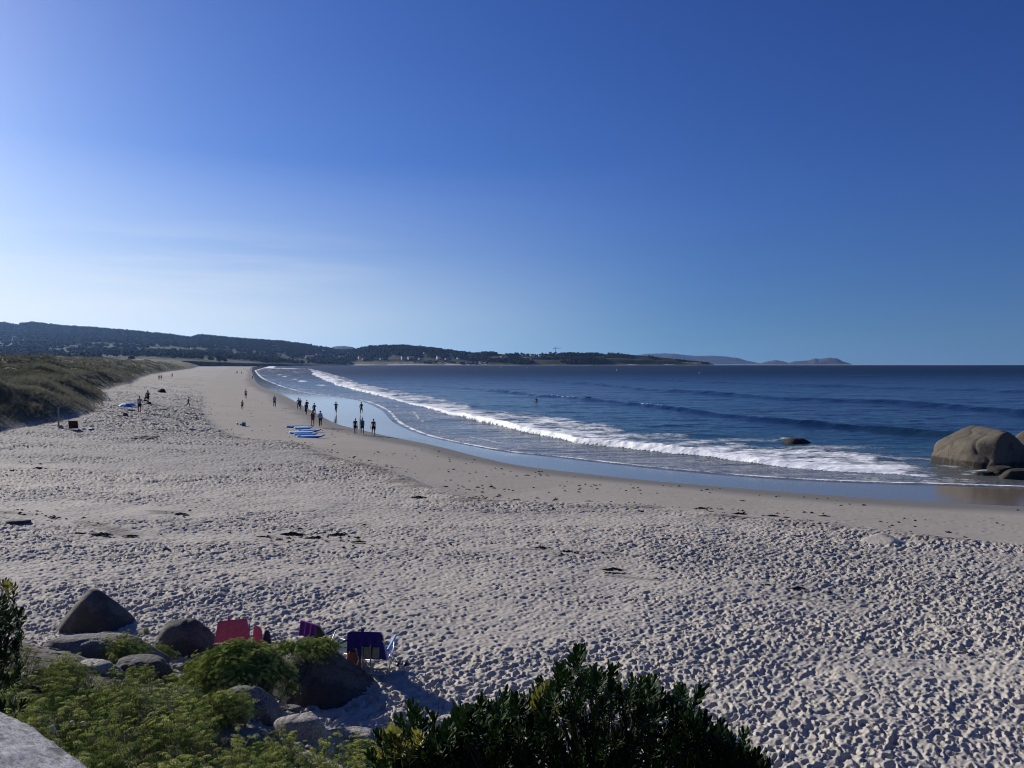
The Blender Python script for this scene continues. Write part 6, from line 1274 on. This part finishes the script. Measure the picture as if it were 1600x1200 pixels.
wl_ = [(960, 892, 40, 'long dark clump of seaweed alone on the trodden sand in the middle'), (1036, 887, 14, None), (1050, 890, 14, None), (740, 868, 24, 'seaweed clump left of the long one, on the trodden sand'), (640, 856, 14, None), (1208, 902, 13, 'round dark lump of seaweed, first of a line toward the right'), (1219, 913, 12, None), (1200, 915, 16, None), (1248, 921, 30, 'stretched strand of seaweed trailing down to the right'), (1294, 926, 18, None), (1313, 938, 16, 'short thick seaweed clump at the end of the trailing line'), (1362, 942, 14, None), (1446, 921, 18, None), (1458, 931, 12, None), (1454, 973, 14, None), (1490, 990, 26, None),
       (655, 761, 16, 'dark seaweed clump at the left end of the tide line'), (682, 762, 16, 'thick seaweed clump next to the left end of the tide line'), (655, 778, 26, None), (735, 781, 40, 'long bar of seaweed along the tide line, left of centre'), (778, 777, 14, None), (808, 782, 18, 'seaweed clump on the tide line near the middle'), (866, 784, 18, None), (920, 784, 16, None), (824, 743, 12, None), (500, 751, 14, 'lone dark clump on the trodden sand left of the tide line'),
       (1096, 795, 22, 'seaweed at the start of the right half of the tide line'), (1110, 801, 18, None), (1155, 804, 30, 'long flat seaweed strand on the right half of the tide line'), (1206, 807, 26, None), (1228, 809, 14, None), (1288, 807, 20, 'seaweed strand just above the tide line, toward the right'), (1262, 813, 14, None), (1208, 817, 24, None), (1353, 826, 18, 'thick seaweed clump a little left of the sand heap'), (1334, 822, 12, None), (1065, 822, 12, None), (1245, 838, 16, None), (1300, 828, 10, None),
       (456, 836, 44, 'broad dark mat of seaweed on the left part of the beach'), (490, 842, 30, 'seaweed right beside the broad dark mat'), (528, 836, 30, None), (410, 840, 22, None), (120, 835, 26, 'seaweed mat at the left, near the old tide line'), (160, 837, 40, None), (205, 839, 28, None), (60, 733, 34, 'dark seaweed strip at the left edge of the beach'), (22, 736, 20, None), (12, 760, 18, None), (154, 820, 26, None), (282, 803, 20, None), (560, 848, 24, None), (845, 857, 28, None), (650, 872, 12, None)]
MARKS = [(1382, 838, 'the pale sand heap'), (960, 892, 'the long lone clump'), (1248, 921, 'the trailing strand'), (1155, 804, 'the long flat strand on the tide line'), (735, 781, 'the long bar on the tide line'), (456, 836, 'the broad dark mat'), (160, 838, 'the old tide line at left'), (30, 750, 'the left edge of the beach'), (500, 751, 'the lone clump left of the tide line'), (1454, 960, 'the near sand at right'), (866, 784, 'the middle of the tide line'), (1228, 812, 'the right half of the tide line')]
_seen = {}
def wtag(o, i, px, py, t):
    if not t:
        mx, my, mn = min(MARKS, key=lambda m_: math.hypot(px - m_[0], (py - m_[1]) * 2)); side = ('left of ' if px < mx - 6 else 'right of ' if px > mx + 6 else 'at ') if abs(px - mx) > abs(py - my) * 1.5 else ('beyond ' if py < my else 'nearer than ')
        w_ = wl_[i][2]; kind = 'tiny scrap' if w_ <= 12 else 'small clump' if w_ <= 16 else 'clump' if w_ <= 22 else 'flat strip'
        t = '%s of dark seaweed %s%s' % (kind, side, mn); k_ = _seen.get(t, 0); _seen[t] = k_ + 1
        if k_: t = ('second ', 'third ', 'fourth ')[min(k_, 3) - 1] + t
    tag(o, t, 'seaweed', 'seaweed clumps left by the tide')
for i, (px, py, w, t) in enumerate(wl_):
    P = at(px, py); sc = w * scale_at(P) * 0.85; o = link('seaweed_clump', WM[i % 4], None, None, P); o.scale = (sc, sc * random.uniform(0.5, 0.9), min(sc, 0.8) * 0.8); o.rotation_euler = (0, 0, random.uniform(-0.2, 0.2)); wtag(o, i, px, py, t)
def litter():
    n = 60000; D = np.exp(RNG.uniform(math.log(20), math.log(150), n)); u = RNG.uniform(-0.68, 0.68, n); x = u * D; z, dE, sB, sN, sW = land(x, D)
    wrk = np.zeros_like(x)
    for (x0, y0, x1, y1, w) in WRACK:
        ax, ay = x1 - x0, y1 - y0; l_ = math.hypot(ax, ay); t_ = np.clip(((x - x0) * ax + (D - y0) * ay) / l_ ** 2, 0, 1); dd = np.hypot(x - x0 - t_ * ax, D - y0 - t_ * ay) + 0.8 * fbm(x / 1.5, D / 1.5, 3, 51); wrk = np.maximum(wrk, np.exp(-(np.maximum(0, dd) / (w * 1.3)) ** 2))
    p = 0.8 * wrk * (fbm(x / 1.2, D / 1.2, 3, 149) > -0.05) + 0.75 * np.exp(-((sB - 0.3) / 1.3) ** 2) * (fbm(x / 4, D / 3, 3, 141) > -0.03) + 0.09 * (sB < 0) * (sW > 1.5) * (fbm(x / 5, D / 2, 3, 143) > 0.02) + 0.010 * (sB > 0) * (sN < 0)
    k = RNG.random(n) < p * np.clip(D / 60, 0.1, 1); x, D, z = x[k], D[k], z[k]; b = MB(); b.tube([(-0.1, 0, 0.01), (0, 0.02, 0.03), (0.1, -0.01, 0.01)], [0.01, 0.03, 0.008], 4); m1_ = b.mesh('scrap'); m1_.materials.append(WEED); b = MB(); b.blob((0, 0, 0.015), (0.06, 0.035, 0.03), 6, 4, 0.2); m2_ = b.mesh('scrap'); m2_.materials.append(WEED)
    o = scatter('wrack_scraps', np.stack([x, D, z + 0.0], 1), np.stack([0 * x, 0 * x, RNG.normal(0, 0.5, len(x))], 1), RNG.uniform(0.4, 1.2, len(x)), [m1_, m2_]); tag(o, 'scraps of dark seaweed scattered along the tide line', None, None, 'stuff')
litter()
# a twig or two on the near sand
for px, py, L_, a, t in ((1505, 1023, 0.55, -0.9, 'dark stick lying on the trodden sand toward the lower right'),):
    P = at(px, py); b = MB(); b.tube([(-L_ / 2, 0, 0.03), (0, 0.015, 0.05), (L_ / 2, 0, 0.03)], [0.006, 0.012, 0.008], 6); o = b.build('stick', WEED, None, True, P); o.rotation_euler = (0, 0, a); tag(o, t, 'stick')
# pale snails on the samphire by the wall
SN = simple('snail_shell', (0.60, 0.57, 0.50), 0.5, 0.15, 60)
for px, py, t in ((112, 1130, 'left of a pair of pale snails in the samphire by the wall'), (129, 1131, 'right of a pair of pale snails in the samphire by the wall'), (82, 1139, 'pale snail nearest to the coping of the wall')):
    u = (px - CX) / FOC; D = 6.6 if py < 1135 else 5.6; p = Vector((u * D, D, EYE - (py - HY) / FOC * D)); b = MB()
    for q in range(26):
        th = q * 0.5; rr_ = 0.018 * (1 - q / 30); b.blob((rr_ * 0.6 * math.cos(th), 0.004 * q * 0.2, rr_ * 0.6 * math.sin(th)), rr_ * 0.75, 6, 4)
    o = b.build('snail', SN, None, True, p); tag(o, t, 'snail', 'snails on the samphire')
